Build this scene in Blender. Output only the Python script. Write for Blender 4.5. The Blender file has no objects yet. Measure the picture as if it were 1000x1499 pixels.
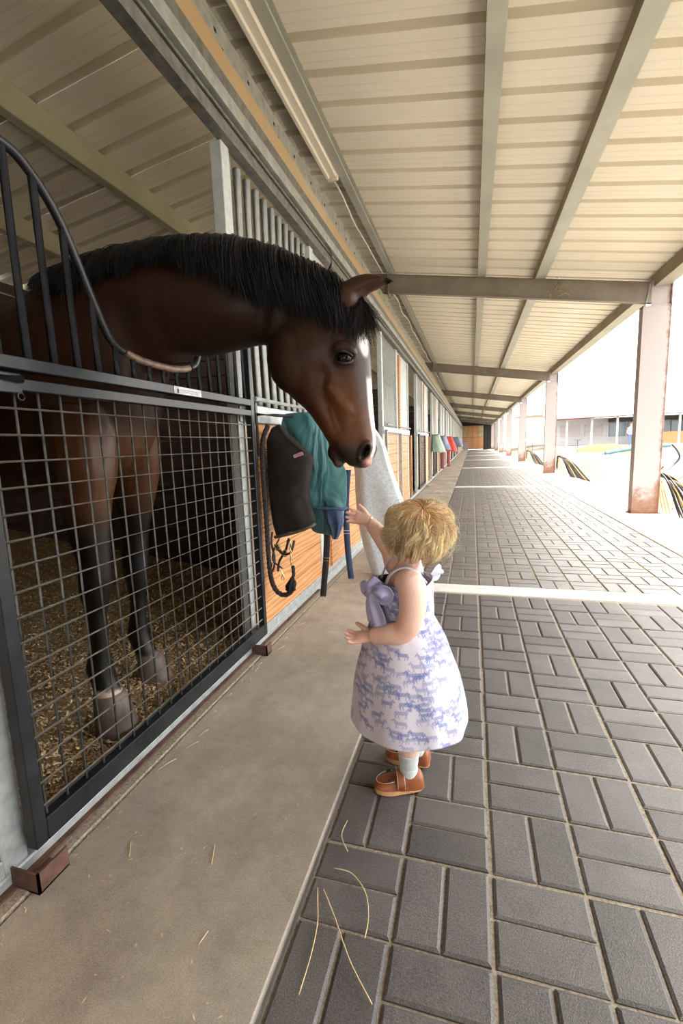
import bpy, bmesh, math, random
import numpy as np
from mathutils import Vector, Matrix, Euler
random.seed(7); rng = np.random.default_rng(7)
PI = math.pi
S = bpy.context.scene
COL = S.collection

# ------------------------------------------------------------ camera
cam_d = bpy.data.cameras.new('camera'); cam = bpy.data.objects.new('camera', cam_d); COL.objects.link(cam); S.camera = cam
_r = Vector((0.96134181, 0.27323939, -0.03409034)); _u = Vector((-0.00744775, 0.14956039, 0.98872454)); _f = Vector((-0.27525706, 0.95024835, -0.14581368))
m = Matrix(((_r.x, _u.x, -_f.x), (_r.y, _u.y, -_f.y), (_r.z, _u.z, -_f.z))).to_4x4()
m.translation = Vector((-0.049358, -0.967918, 0.993289)); cam.matrix_world = m
cam_d.sensor_fit = 'VERTICAL'; cam_d.sensor_height = 36; cam_d.sensor_width = 24; cam_d.lens = 664.553 / 1499 * 36
cam_d.clip_start = 0.02; cam_d.clip_end = 500

# ------------------------------------------------------------ world, sun, exposure
W = bpy.data.worlds.new('overcast_sky'); S.world = W; W.use_nodes = True
bg = W.node_tree.nodes['Background']; bg.inputs[0].default_value = (1.0, 0.985, 0.96, 1); bg.inputs[1].default_value = 4.2
sun_d = bpy.data.lights.new('sun', 'SUN'); sun_d.energy = 8.0; sun_d.angle = math.radians(30); sun_d.color = (1, .94, .84)
sun = bpy.data.objects.new('sun', sun_d); COL.objects.link(sun); sun.rotation_euler = Euler((math.radians(-14), math.radians(28), 0)); sun.location = (6, -4, 12)
S.view_settings.view_transform = 'Standard'; S.view_settings.look = 'None'; S.view_settings.gamma = 1; S.view_settings.use_curve_mapping = False
S.view_settings.exposure = 0.76

# ------------------------------------------------------------ material helpers
class NT:
    def __init__(s, name):
        s.m = bpy.data.materials.new(name); s.m.use_nodes = True; s.t = s.m.node_tree; s.n = s.t.nodes; s.l = s.t.links
        s.b = s.n['Principled BSDF']; s._tc = None
    def node(s, typ, **kw):
        n = s.n.new(typ)
        for k, v in kw.items(): setattr(n, k, v)
        return n
    def put(s, inp, v):
        if isinstance(v, bpy.types.NodeSocket): s.l.new(v, inp)
        elif isinstance(v, (tuple, list)) and len(v) == 3 and inp.type == 'RGBA': inp.default_value = (*v, 1)
        else: inp.default_value = v
    def co(s, kind='Object', scale=None, rand=False):
        if s._tc is None: s._tc = s.node('ShaderNodeTexCoord')
        o = s._tc.outputs[kind]
        if rand:
            oi = s.node('ShaderNodeObjectInfo'); mu = s.node('ShaderNodeVectorMath', operation='SCALE'); s.l.new(oi.outputs['Random'], mu.inputs[3]); mu.inputs[0].default_value = (37, 53, 71)
            ad = s.node('ShaderNodeVectorMath', operation='ADD'); s.l.new(o, ad.inputs[0]); s.l.new(mu.outputs[0], ad.inputs[1]); o = ad.outputs[0]
        if scale:
            mp = s.node('ShaderNodeMapping'); s.l.new(o, mp.inputs[0]); mp.inputs['Scale'].default_value = scale; o = mp.outputs[0]
        return o
    def noise(s, co, sc, det=4, rough=.55, dist=0):
        n = s.node('ShaderNodeTexNoise'); s.l.new(co, n.inputs['Vector']); n.inputs['Scale'].default_value = sc; n.inputs['Detail'].default_value = det
        n.inputs['Roughness'].default_value = rough; n.inputs['Distortion'].default_value = dist; return n.outputs['Fac']
    def ramp(s, f, stops):
        r = s.node('ShaderNodeValToRGB'); s.l.new(f, r.inputs[0]); e = r.color_ramp.elements
        while len(e) < len(stops): e.new(.5)
        for i, (p, c) in enumerate(stops):
            e[i].position = p; e[i].color = (*c, 1) if not isinstance(c, (int, float)) else (c, c, c, 1)
        return r.outputs[0]
    def mix(s, f, a, b, mode='MIX'):
        n = s.node('ShaderNodeMix', data_type='RGBA', blend_type=mode)
        s.put(n.inputs[0], f); s.put(n.inputs[6], a); s.put(n.inputs[7], b); return n.outputs[2]
    def math(s, op, a, b=0):
        n = s.node('ShaderNodeMath', operation=op); s.put(n.inputs[0], a); s.put(n.inputs[1], b); return n.outputs[0]
    def bump(s, h, st=.3, d=.01):
        n = s.node('ShaderNodeBump'); s.l.new(h, n.inputs['Height']); n.inputs['Strength'].default_value = st; n.inputs['Distance'].default_value = d
        s.l.new(n.outputs[0], s.b.inputs['Normal'])
    def out(s, col=None, rough=None, metal=None, **kw):
        if col is not None: s.put(s.b.inputs['Base Color'], col)
        if rough is not None: s.put(s.b.inputs['Roughness'], rough)
        if metal is not None: s.put(s.b.inputs['Metallic'], metal)
        for k, v in kw.items(): s.put(s.b.inputs[k.replace('_', ' ')], v)
        return s.m

def mottled(name, a, b, sc=8, rough=.6, metal=0, lo=.3, hi=.7, bump=0, bsc=60, rand=False, scale=None, **kw):
    t = NT(name); co = t.co('Object', scale=scale, rand=rand); f = t.noise(co, sc)
    c = t.ramp(f, [(lo, a), (hi, b)])
    if bump: t.bump(t.noise(co, bsc, 3), bump, .004)
    return t.out(c, rough, metal, **kw)

M = {}
M['galv'] = mottled('galvanised_steel', (.27, .29, .29), (.42, .45, .45), 30, .45, .35, rand=True)
M['galv_dark'] = mottled('dark_galvanised_steel', (.09, .088, .075), (.19, .18, .155), 25, .55, .3)
M['black'] = mottled('black_painted_steel', (.008, .009, .011), (.022, .024, .029), 14, .34, 0, lo=.35, hi=.75, bump=.15, bsc=40, Specular_IOR_Level=.32)
M['wire'] = mottled('dusty_black_wire', (.02, .02, .02), (.10, .095, .085), 25, .5, .1)
M['wire_h'] = mottled('grey_wire', (.26, .245, .22), (.48, .45, .40), 25, .5, .1)
M['sheet'] = mottled('cream_roof_sheet', (.80, .74, .61), (.86, .80, .67), 1.5, .5, 0)
M['purlin'] = mottled('galvanised_purlin', (.36, .36, .30), (.46, .46, .39), 3, .5, .1)
M['purlin_web'] = mottled('brown_shaded_purlin', (.20, .155, .09), (.30, .25, .17), 3, .6, .1)  # brown web, darker than the flange: that face's shade is painted in
M['olive'] = mottled('olive_primed_purlin', (.44, .42, .27), (.56, .53, .37), 3, .55, .0)
M['amber'] = mottled('amber_primed_beam', (.36, .235, .10), (.42, .34, .21), 2, .5, 0, scale=(1, .3, 1))
M['beam'] = mottled('brown_grey_beam_paint', (.17, .145, .115), (.25, .22, .18), 3, .6, 0)
M['cream_plastic'] = mottled('cream_plastic', (.72, .66, .55), (.78, .73, .62), 5, .4)
M['concrete_white'] = mottled('pale_concrete', (.56, .54, .50), (.68, .66, .61), 12, .85, bump=.3, bsc=90)
M['rust'] = mottled('rusted_steel', (.05, .024, .018), (.13, .062, .040), 25, .85, bump=.4, bsc=80)
M['darkwood'] = mottled('dark_stained_boards', (.060, .036, .032), (.115, .072, .062), 5, .7, rand=True, scale=(.4, 4, 4))
M['leather'] = mottled('dark_leather', (.018, .010, .007), (.04, .022, .015), 20, .5)
M['brass'] = mottled('brass', (.50, .36, .14), (.62, .48, .22), 20, .35, .9)
M['chrome'] = mottled('bright_metal', (.6, .6, .6), (.75, .75, .75), 20, .25, .9)
M['eye'] = NT('horse_eye').out((.006, .004, .003), .08, 0, Specular_IOR_Level=.3)
M['straw'] = mottled('straw', (.50, .36, .16), (.68, .54, .30), 30, .7)
M['rope'] = mottled('black_rope', (.010, .009, .009), (.03, .027, .025), 90, .8, bump=.5, bsc=200)
M['tan_sole'] = mottled('gum_sole', (.50, .27, .13), (.58, .33, .17), 30, .6)
M['shoe'] = mottled('chestnut_leather', (.22, .065, .022), (.32, .10, .036), 30, .42, bump=.1, bsc=200)
M['stitch'] = NT('pale_stitching').out((.75, .6, .42), .7)
M['sock'] = mottled('pale_blue_grey_knit', (.46, .52, .54), (.58, .63, .64), 60, .9, bump=.5, bsc=300)
M['lavender'] = mottled('lavender_cotton', (.36, .36, .58), (.44, .44, .66), 20, .85, bump=.2, bsc=90)
M['navy'] = mottled('navy_webbing', (.025, .04, .09), (.04, .065, .13), 60, .8)
M['blackweb'] = mottled('black_webbing', (.010, .010, .013), (.02, .02, .025), 60, .8)
M['green_can'] = mottled('teal_green_canvas', (.026, .100, .110), (.050, .155, .160), 5, .72); pass
def crease(name, a_, b_, sc, rough, spec, dist):
    t = NT(name); co = t.co('Object'); n = t.noise(t.co('Object', scale=(1.6, 1, .7)), sc, 2, .45, 1.2); c = t.ramp(t.noise(co, 6), [(.3, a_), (.7, b_)]); bn = t.node('ShaderNodeBump'); t.l.new(n, bn.inputs['Height']); bn.inputs['Strength'].default_value = .8; bn.inputs['Distance'].default_value = dist; t.l.new(bn.outputs[0], t.b.inputs['Normal'])
    return t.out(c, rough, 0, Specular_IOR_Level=spec)
M['green_can'] = crease('teal_green_canvas_creased', (.026, .100, .110), (.050, .150, .157), 5.5, .65, .4, .05)
M['black_can'] = mottled('black_canvas', (.010, .009, .009), (.024, .021, .020), 10, .8, bump=.6, bsc=14, Specular_IOR_Level=.2)
M['grey_rug'] = mottled('grey_felt', (.34, .37, .40), (.50, .53, .55), 70, .95, bump=.3, bsc=120)
M['white_paint'] = mottled('white_paint', (.40, .40, .42), (.46, .46, .48), 5, .6)
M['blue'] = mottled('pale_blue_tarp', (.07, .16, .21), (.10, .20, .25), 3, .6)
M['grass'] = mottled('sunlit_grass', (.055, .088, .018), (.10, .125, .035), 3, .95)
M['hose'] = mottled('black_hose', (.02, .02, .022), (.05, .05, .055), 10, .35)
M['yhose'] = mottled('orange_yellow_hose', (.65, .28, .05), (.75, .40, .10), 10, .5)
M['hoof'] = mottled('grey_brown_hoof', (.09, .065, .05), (.20, .15, .12), 14, .6, scale=(1, 1, .3), bump=.3, bsc=60)
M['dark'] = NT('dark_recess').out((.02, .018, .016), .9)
M['tent'] = NT('white_tent_cloth').out((.8, .8, .8), .8)
M['roof_red'] = mottled('red_tin_roof', (.13, .035, .03), (.17, .05, .045), 3, .6)

def attr_mat(name, rough, bump=None, **kw):
    t = NT(name); a = t.node('ShaderNodeAttribute', attribute_name='Col'); co = t.co('Object')
    c = a.outputs['Color']
    if bump:
        sc, st, var = bump; n = t.noise(co, sc, 4); t.bump(n, st, .003)
        v = t.ramp(n, [(.25, (1 - var,) * 3), (.75, (1 + var * .5,) * 3)]); c = t.mix(1.0, c, v, 'MULTIPLY')
    return t.out(c, rough, 0, **kw)
M['coat'] = attr_mat('bay_horse_coat', .42, (70, .12, .25), Specular_IOR_Level=.28); 
M['hair_h'] = attr_mat('horse_hair', .42, None, Specular_IOR_Level=.25)
M['skin'] = attr_mat('child_skin', .5, (160, .04, .04)); _b = M['skin'].node_tree.nodes['Principled BSDF']
_b.inputs['Subsurface Weight'].default_value = .25; _b.inputs['Subsurface Radius'].default_value = (.012, .005, .003); _b.inputs['Subsurface Scale'].default_value = .5
M['hair_g'] = attr_mat('blond_hair', .42)
M['print'] = attr_mat('horse_print_cotton', .85, (45, .25, .03))

# concrete apron
t = NT('worn_brown_concrete'); co = t.co('Object'); n1 = t.noise(co, 1.6, 6, .6); n2 = t.noise(co, 420, 3, .8); n3 = t.noise(co, 9, 8, .72)
c = t.ramp(n1, [(.34, (.19, .158, .120)), (.62, (.42, .375, .32))]); c = t.mix(.45, c, t.ramp(n2, [(.3, (.10, .08, .065)), (.7, (.46, .42, .36))]), 'MIX')
c = t.mix(.5, c, t.ramp(n3, [(.3, (.62, .62, .62)), (.64, (1.3, 1.27, 1.22))]), 'MULTIPLY'); t.bump(n2, .35, .003)
M['apron'] = t.out(c, .75)
# pavers
t = NT('charcoal_paver'); co = t.co('Object', rand=True); w = t.co('Object')
oi = t.node('ShaderNodeObjectInfo'); n1 = t.noise(co, 9, 4); n2 = t.noise(co, 330, 2, .8)
c = t.ramp(n1, [(.3, (.036, .033, .036)), (.7, (.076, .069, .070))]); c = t.mix(.35, c, t.ramp(n2, [(.3, (.02, .018, .018)), (.72, (.24, .22, .21))]))
hs = t.node('ShaderNodeHueSaturation'); t.l.new(c, hs.inputs['Color']); t.l.new(t.math('ADD', t.math('MULTIPLY', oi.outputs['Random'], .5), .8), hs.inputs['Value'])
t.bump(n2, .5, .003); M['paver'] = t.out(hs.outputs[0], .5)
t = NT('charcoal_paver_far_lit'); co = t.co('Object'); n1 = t.noise(co, 4, 4); n2 = t.noise(co, 250, 2, .8)
c = t.ramp(n1, [(.3, (.080, .074, .073)), (.7, (.175, .162, .155))]); c = t.mix(.3, c, t.ramp(n2, [(.3, (.02, .018, .018)), (.72, (.24, .22, .21))])); t.bump(n2, .4, .003); M['paver_far'] = t.out(c, .42, Specular_IOR_Level=.7)  # base colour raised over the near pavers to paint in sun and glancing sheen
t = NT('sandy_joint'); co = t.co('Object'); n2 = t.noise(co, 120, 3, .7); c = t.ramp(n2, [(.3, (.15, .12, .085)), (.7, (.36, .31, .24))]); t.bump(n2, .6, .004); M['joint'] = t.out(c, .95)
t = NT('pale_sand'); co = t.co('Object'); n1 = t.noise(co, .8, 5); c = t.ramp(n1, [(.3, (.135, .105, .066)), (.65, (.20, .168, .118))]); t.bump(t.noise(co, 9, 4), .5, .03); M['sand'] = t.out(c, .95)
# pine
def pine(name, a, b, cdark):
    t = NT(name); co = t.co('Object', scale=(6, .55, 6), rand=True)
    wv = t.node('ShaderNodeTexWave', wave_type='BANDS', bands_direction='Z'); t.l.new(co, wv.inputs[0]); wv.inputs['Scale'].default_value = 1.5; wv.inputs['Distortion'].default_value = 9; wv.inputs['Detail'].default_value = 3; wv.inputs['Detail Scale'].default_value = 1.4
    c = t.ramp(wv.outputs['Fac'], [(.1, a), (.75, b), (.97, cdark)]); n = t.noise(t.co('Object', rand=True), 6, 3)
    c = t.mix(.5, c, t.ramp(n, [(.3, (.8, .78, .75)), (.7, (1.1, 1.08, 1.05))]), 'MULTIPLY')
    t.bump(wv.outputs['Fac'], .1, .003); return t.out(c, .5)
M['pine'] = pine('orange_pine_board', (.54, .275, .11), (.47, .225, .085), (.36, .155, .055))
M['pine_hazed'] = pine('hazed_pine_board', (.60, .41, .24), (.56, .37, .20), (.48, .30, .15))  # paler copy of the pine, washed-out haze of the far bays painted in
# column: pinkish white paint rusting at foot and edges
t = NT('rusting_column_paint'); co = t.co('Object'); sep = t.node('ShaderNodeSeparateXYZ'); t.l.new(co, sep.inputs[0])
n = t.noise(co, 7, 6, .65); nf = t.noise(co, 40, 4, .6)
g = t.math('MULTIPLY', t.math('MAXIMUM', t.math('SUBTRACT', .50, sep.outputs['Z']), 0), .9)
e = t.math('MULTIPLY', t.math('MAXIMUM', t.math('SUBTRACT', sep.outputs['X'], .085), 0), 4.5)
f = t.math('ADD', t.math('ADD', t.math('ADD', g, e), t.math('MULTIPLY', n, .75)), t.math('MULTIPLY', nf, .25))
c = t.ramp(f, [(.62, (.40, .35, .345)), (.80, (.25, .14, .095)), (.98, (.20, .085, .04))]); M['column'] = t.out(c, .75)
# pitted shavings
t = NT('wood_shavings'); oi = t.node('ShaderNodeAttribute', attribute_name='Col'); M['shav'] = t.out(oi.outputs['Color'], .85)
t = NT('shavings_floor'); co = t.co('Object'); n = t.noise(co, 45, 6, .75); c = t.ramp(n, [(.3, (.07, .045, .022)), (.5, (.26, .17, .085)), (.7, (.50, .36, .19))]); t.bump(n, 1, .02); M['shavfloor'] = t.out(c, .95)

# ------------------------------------------------------------ geometry helpers
def newmesh(bm, name, smooth=False):
    me = bpy.data.meshes.new(name); bm.to_mesh(me); bm.free()
    if smooth:
        for p in me.polygons: p.use_smooth = True
    return me
def obj(name, me, mat=None, parent=None, loc=None, smooth=False, label=None, cat=None, group=None, kind=None):
    if isinstance(me, bmesh.types.BMesh): me = newmesh(me, name, smooth)
    if mat is not None and not me.materials: me.materials.append(M[mat] if isinstance(mat, str) else mat)
    o = bpy.data.objects.new(name, me); COL.objects.link(o)
    if parent is not None: o.parent = parent; 
    if loc is not None: o.location = loc
    elif parent is not None: o.location = -Vector(parent.location)   # part coordinates are given in world metres
    if label: o['label'] = label
    if cat: o['category'] = cat
    if group: o['group'] = group
    if kind: o['kind'] = kind
    return o
def thing(name, label=None, cat=None, loc=(0, 0, 0), group=None, kind=None):
    o = bpy.data.objects.new(name, None); COL.objects.link(o); o.location = loc; o.empty_display_size = .1
    if label: o['label'] = label
    if cat: o['category'] = cat
    if group: o['group'] = group
    if kind: o['kind'] = kind
    return o
def box(bm, x0, x1, y0, y1, z0, z1, bev=0):
    vs = [bm.verts.new(p) for p in ((x0, y0, z0), (x1, y0, z0), (x1, y1, z0), (x0, y1, z0), (x0, y0, z1), (x1, y0, z1), (x1, y1, z1), (x0, y1, z1))]
    fs = [bm.faces.new([vs[i] for i in q]) for q in ((3, 2, 1, 0), (4, 5, 6, 7), (0, 1, 5, 4), (1, 2, 6, 5), (2, 3, 7, 6), (3, 0, 4, 7))]
    if bev:
        es = list({e for f in fs for e in f.edges}); bmesh.ops.bevel(bm, geom=es, offset=bev, segments=1, affect='EDGES')
def bx(*a, bev=0):
    bm = bmesh.new(); box(bm, *a, bev=bev); return bm
def frame(d, up=Vector((0, 0, 1))):
    d = d.normalized()
    if abs(d.dot(up)) > .97: up = Vector((1, 0, 0))
    a = d.cross(up).normalized(); return a, a.cross(d).normalized()
def tube(bm, pts, r, n=8, caps=True, flat=None):
    pts = [Vector(p) for p in pts]; rs = r if isinstance(r, (list, tuple, np.ndarray)) else [r] * len(pts)
    rings = []; a = None
    for i, p in enumerate(pts):
        d = (pts[min(i + 1, len(pts) - 1)] - pts[max(i - 1, 0)])
        if d.length < 1e-9: d = Vector((0, 0, 1))
        d.normalize()
        if a is None: a, b = frame(d)
        else:
            a = (a - d * a.dot(d));
            if a.length < 1e-6: a, b = frame(d)
            a.normalize(); b = d.cross(a)
        k = flat if flat else 1
        rings.append([bm.verts.new(p + (a * math.cos(2 * PI * j / n) + b * k * math.sin(2 * PI * j / n)) * rs[i]) for j in range(n)])
    for i in range(len(rings) - 1):
        for j in range(n): bm.faces.new((rings[i][j], rings[i][(j + 1) % n], rings[i + 1][(j + 1) % n], rings[i + 1][j]))
    if caps and n > 2:
        bm.faces.new(rings[0][::-1]); bm.faces.new(rings[-1])
def tb(pts, r, n=8, **k):
    bm = bmesh.new(); tube(bm, pts, r, n, **k); bmesh.ops.recalc_face_normals(bm, faces=bm.faces); return bm
def crom(P, k):
    P = np.array(P, float); n = len(P); out = []
    for i in range(n - 1):
        p0 = P[max(i - 1, 0)]; p1 = P[i]; p2 = P[i + 1]; p3 = P[min(i + 2, n - 1)]
        for j in range(k):
            t = j / k; out.append(.5 * ((2 * p1) + (-p0 + p2) * t + (2 * p0 - 5 * p1 + 4 * p2 - p3) * t * t + (-p0 + 3 * p1 - 3 * p2 + p3) * t ** 3))
    out.append(P[-1]); return np.array(out)
def loft(bm, rings, cap=True):
    R = [[bm.verts.new(tuple(p)) for p in r] for r in rings]; n = len(R[0])
    for i in range(len(R) - 1):
        for j in range(n): bm.faces.new((R[i][j], R[i][(j + 1) % n], R[i + 1][(j + 1) % n], R[i + 1][j]))
    if cap: bm.faces.new(R[0][::-1]); bm.faces.new(R[-1])
def sgp(v, e): return math.copysign(abs(v) ** e, v)
def tbrings(keys, k=5, n=28, e=1.0, yax=(0, 1, 0), bias=0.0):
    """keys: (top point, bottom point, half width) -> smooth oval rings"""
    K = crom([list(a) + list(b) + [w] for a, b, w in keys], k); yv = np.array(yax, float); out = []
    for q in K:
        T, B, w = q[:3], q[3:6], q[6]; c = (T + B) / 2; v = (T - B) / 2; ring = []
        for j in range(n):
            a = 2 * PI * j / n; cv = sgp(math.cos(a), e); sv = sgp(math.sin(a), e); ring.append(c + v * cv + yv * w * sv * (1 + bias * cv))
        out.append(ring)
    return out
def zrings(keys, k=4, n=20):
    """keys: (x,y,z,rx,ry)"""
    K = crom(keys, k); return [[(q[0] + q[3] * math.cos(2 * PI * j / n), q[1] + q[4] * math.sin(2 * PI * j / n), q[2]) for j in range(n)] for q in K]
def ellipsoid(bm, c, r, rot=None, seg=20):
    mt = Matrix.Translation(c) @ (rot.to_matrix().to_4x4() if rot else Matrix()) @ Matrix.Diagonal((*r, 1))
    bmesh.ops.create_uvsphere(bm, u_segments=seg, v_segments=seg // 2, radius=1, matrix=mt)
def fuse(bm, voxel, smooth=4, fac=.5):
    bmesh.ops.recalc_face_normals(bm, faces=bm.faces)
    me = newmesh(bm, 'tmp'); o = bpy.data.objects.new('tmp', me); COL.objects.link(o)
    r = o.modifiers.new('r', 'REMESH'); r.mode = 'VOXEL'; r.voxel_size = voxel; r.use_smooth_shade = True
    s = o.modifiers.new('s', 'SMOOTH'); s.factor = fac; s.iterations = smooth
    dg = bpy.context.evaluated_depsgraph_get(); dg.update(); out = bpy.data.meshes.new_from_object(o.evaluated_get(dg))
    bpy.data.objects.remove(o); bpy.data.meshes.remove(me)
    for p in out.polygons: p.use_smooth = True
    return out
def getco(me):
    a = np.empty(len(me.vertices) * 3, np.float32); me.vertices.foreach_get('co', a); return a.reshape(-1, 3)
def getno(me):
    a = np.empty(len(me.vertices) * 3, np.float32); me.vertices.foreach_get('normal', a); return a.reshape(-1, 3)
def setco(me, co): me.vertices.foreach_set('co', co.astype(np.float32).ravel()); me.update()
def setcol(me, c):
    a = me.color_attributes.new('Col', 'FLOAT_COLOR', 'POINT'); v = np.ones((len(me.vertices), 4), np.float32); v[:, :3] = c; a.data.foreach_set('color', v.ravel())
def lerp(a, b, t): t = np.clip(t, 0, 1)[:, None]; return np.asarray(a) * (1 - t) + np.asarray(b) * t
def sstep(x, a, b): t = np.clip((x - a) / (b - a), 0, 1); return t * t * (3 - 2 * t)
def segdist(co, pts):
    pts = np.array(pts, float); d = np.full(len(co), 9.)
    for i in range(len(pts) - 1):
        a, b = pts[i], pts[i + 1]; ab = b - a; t = np.clip(((co - a) @ ab) / (ab @ ab + 1e-12), 0, 1); d = np.minimum(d, np.linalg.norm(co - (a + t[:, None] * ab), axis=1))
    return d
def noise3(co, f, seed=0):
    r = np.random.default_rng(seed); o = np.zeros(len(co))
    for i in range(7):
        k = r.normal(size=3) * f * (1 + .35 * i); o += np.sin(co @ k + r.uniform(0, 6.28)) / (1 + .35 * i)
    return o / 3
def strands(name, paths, rad, cols, mat, parent, n=3):
    """paths (N,K,3), rad (K,), cols (N,K,3) -> one mesh of fine tapering tubes"""
    P = np.asarray(paths, float); N, K, _ = P.shape; rad = np.broadcast_to(np.asarray(rad, float), (N, K))
    T = np.gradient(P, axis=1); T /= np.linalg.norm(T, axis=2, keepdims=True) + 1e-9
    up = np.array([.3, .5, .81]); A = np.cross(T, up); A /= np.linalg.norm(A, axis=2, keepdims=True) + 1e-9; B = np.cross(T, A)
    V = np.empty((N, K, n, 3))
    for j in range(n): V[:, :, j] = P + rad[..., None] * (A * math.cos(2 * PI * j / n) + B * math.sin(2 * PI * j / n))
    idx = np.arange(N * K * n).reshape(N, K, n); a = idx[:, :-1]; b = idx[:, 1:]
    F = np.stack([a, np.roll(a, -1, 2), np.roll(b, -1, 2), b], -1).reshape(-1, 4)
    me = bpy.data.meshes.new(name); me.vertices.add(N * K * n); me.vertices.foreach_set('co', V.astype(np.float32).ravel())
    me.loops.add(F.size); me.loops.foreach_set('vertex_index', F.ravel().astype(np.int32)); me.polygons.add(len(F))
    me.polygons.foreach_set('loop_start', np.arange(0, F.size, 4, dtype=np.int32)); me.polygons.foreach_set('loop_total', np.full(len(F), 4, np.int32)); me.polygons.foreach_set('use_smooth', np.ones(len(F), bool))
    me.update(calc_edges=True); setcol(me, np.repeat(np.asarray(cols, float).reshape(N * K, 3), n, axis=0))
    return obj(name, me, mat, parent)
def gridmesh(name, G, closed=False, thick=0):
    """G (rows, cols, 3)"""
    G = np.asarray(G, float); r, c, _ = G.shape; idx = np.arange(r * c).reshape(r, c)
    if closed: nx = np.roll(idx, -1, 1); F = np.stack([idx[:-1], nx[:-1], nx[1:], idx[1:]], -1).reshape(-1, 4)
    else: F = np.stack([idx[:-1, :-1], idx[:-1, 1:], idx[1:, 1:], idx[1:, :-1]], -1).reshape(-1, 4)
    me = bpy.data.meshes.new(name); me.from_pydata(G.reshape(-1, 3).tolist(), [], F.tolist())
    for p in me.polygons: p.use_smooth = True
    me.update(); return me
def solid(o, t, off=0):
    s = o.modifiers.new('thickness', 'SOLIDIFY'); s.thickness = t; s.offset = off; return o

# ============================================================ SETTING: ground
YEND = 52.0; YBEG = -14.0  # near end runs on behind the camera to cut frontal light
fl = thing('floor', 'charcoal basket-weave paving of the covered aisle with sandy joints', None, kind='structure')
obj('joint_bed', bx(-.40, 1.60, YBEG, YEND, -.08, -.0065), 'joint', fl)
def paver_mesh(lx, ly, ch=.006, top=0, bot=-.012):
    bm = bmesh.new(); x, y = lx / 2, ly / 2; s = [(-1, -1), (1, -1), (1, 1), (-1, 1)]
    A = [bm.verts.new((a * x, b * y, bot)) for a, b in s]; B = [bm.verts.new((a * x, b * y, top - ch * .6)) for a, b in s]; C_ = [bm.verts.new((a * (x - ch), b * (y - ch), top)) for a, b in s]
    bm.faces.new(C_)
    for i in range(4):
        j = (i + 1) % 4; bm.faces.new((A[i], A[j], B[j], B[i])); bm.faces.new((B[i], B[j], C_[j], C_[i]))
    return newmesh(bm, 'paver')
PM = {'h': paver_mesh(.1925, .0925), 'v': paver_mesh(.0925, .1925)}
for k in PM: PM[k].materials.append(M['paver'])
def slab_pavers(x, y):
    """eight impressions of one 0.4 m slab: two cells of paired bricks lying, two standing"""
    L = []
    for cx, cy, k in ((0, 0, 'v'), (1, 0, 'h'), (0, 1, 'h'), (1, 1, 'v')):
        ox, oy = x + cx * .2 + .1, y + cy * .2 + .1; ox += .0007 * (1 - 2 * cx); oy += .0007 * (1 - 2 * cy)
        for s in (-1, 1): L.append((ox + (s * .0490 if k == 'v' else 0), oy + (s * .0490 if k == 'h' else 0), k))
    return L
near = []; far = []
ys = [-.8 + .4 * i for i in range(7)]
for y in ys:
    for i in range(5): near += slab_pavers(-.4 + .4 * i, y)
for x, y, k in near:
    o = bpy.data.objects.new('paver', PM[k]); COL.objects.link(o); o.parent = fl
    o.location = (x, y, random.uniform(-.0012, .0012)); o.rotation_euler = (random.uniform(-.006, .006), random.uniform(-.006, .006), random.uniform(-.006, .006))
starts = [YBEG]; yy = 2.20; rows = [-1.2 - .4 * i for i in range(31)]; strips = [2.11]
seg = 0; y = 2.20
while y < YEND - .4:
    nxt = 2.11 + 7.16 * (seg + 1)
    while y + .4 <= nxt - .085 + .02 and y < YEND - .4: rows.append(y); y += .4
    if nxt < YEND: strips.append(nxt)
    y = nxt + .09; seg += 1
bmf = bmesh.new()
for y in rows:
    for i in range(5):
        for (x, yy, k) in slab_pavers(-.4 + .4 * i, y):
            lx, ly = (.1925, .0925) if k == 'h' else (.0925, .1925); z = random.uniform(-.0015, .0015); c = .005
            a = [bmf.verts.new((x + sx * lx / 2, yy + sy * ly / 2, z - .011)) for sx, sy in ((-1, -1), (1, -1), (1, 1), (-1, 1))]
            b = [bmf.verts.new((x + sx * (lx / 2 - c), yy + sy * (ly / 2 - c), z)) for sx, sy in ((-1, -1), (1, -1), (1, 1), (-1, 1))]
            bmf.faces.new(b)
            for q in range(4): bmf.faces.new((a[q], a[(q + 1) % 4], b[(q + 1) % 4], b[q]))
obj('distant_paver', bmf, 'paver_far', fl, kind='stuff')
for s in strips: obj('concrete_strip', bx(-.40, 1.60, s - .085, s + .085, -.06, .004, bev=.004), 'concrete_white', fl)
# apron slabs (concrete strip along the stalls), joints every few metres
ap = thing('concrete_apron', 'worn brown concrete apron strip along the stall fronts', None, kind='structure')
js = [YBEG, -5.0, -1.48, 2.10, 2.36] + [2.36 + 3.58 * i for i in range(1, 14)] + [YEND]
for a, b in zip(js[:-1], js[1:]):
    if b > a + .02: obj('apron_slab', bx(-1.012, -.412, a + .003, b - .003, -.08, .003, bev=.0025), 'apron', ap)
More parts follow.
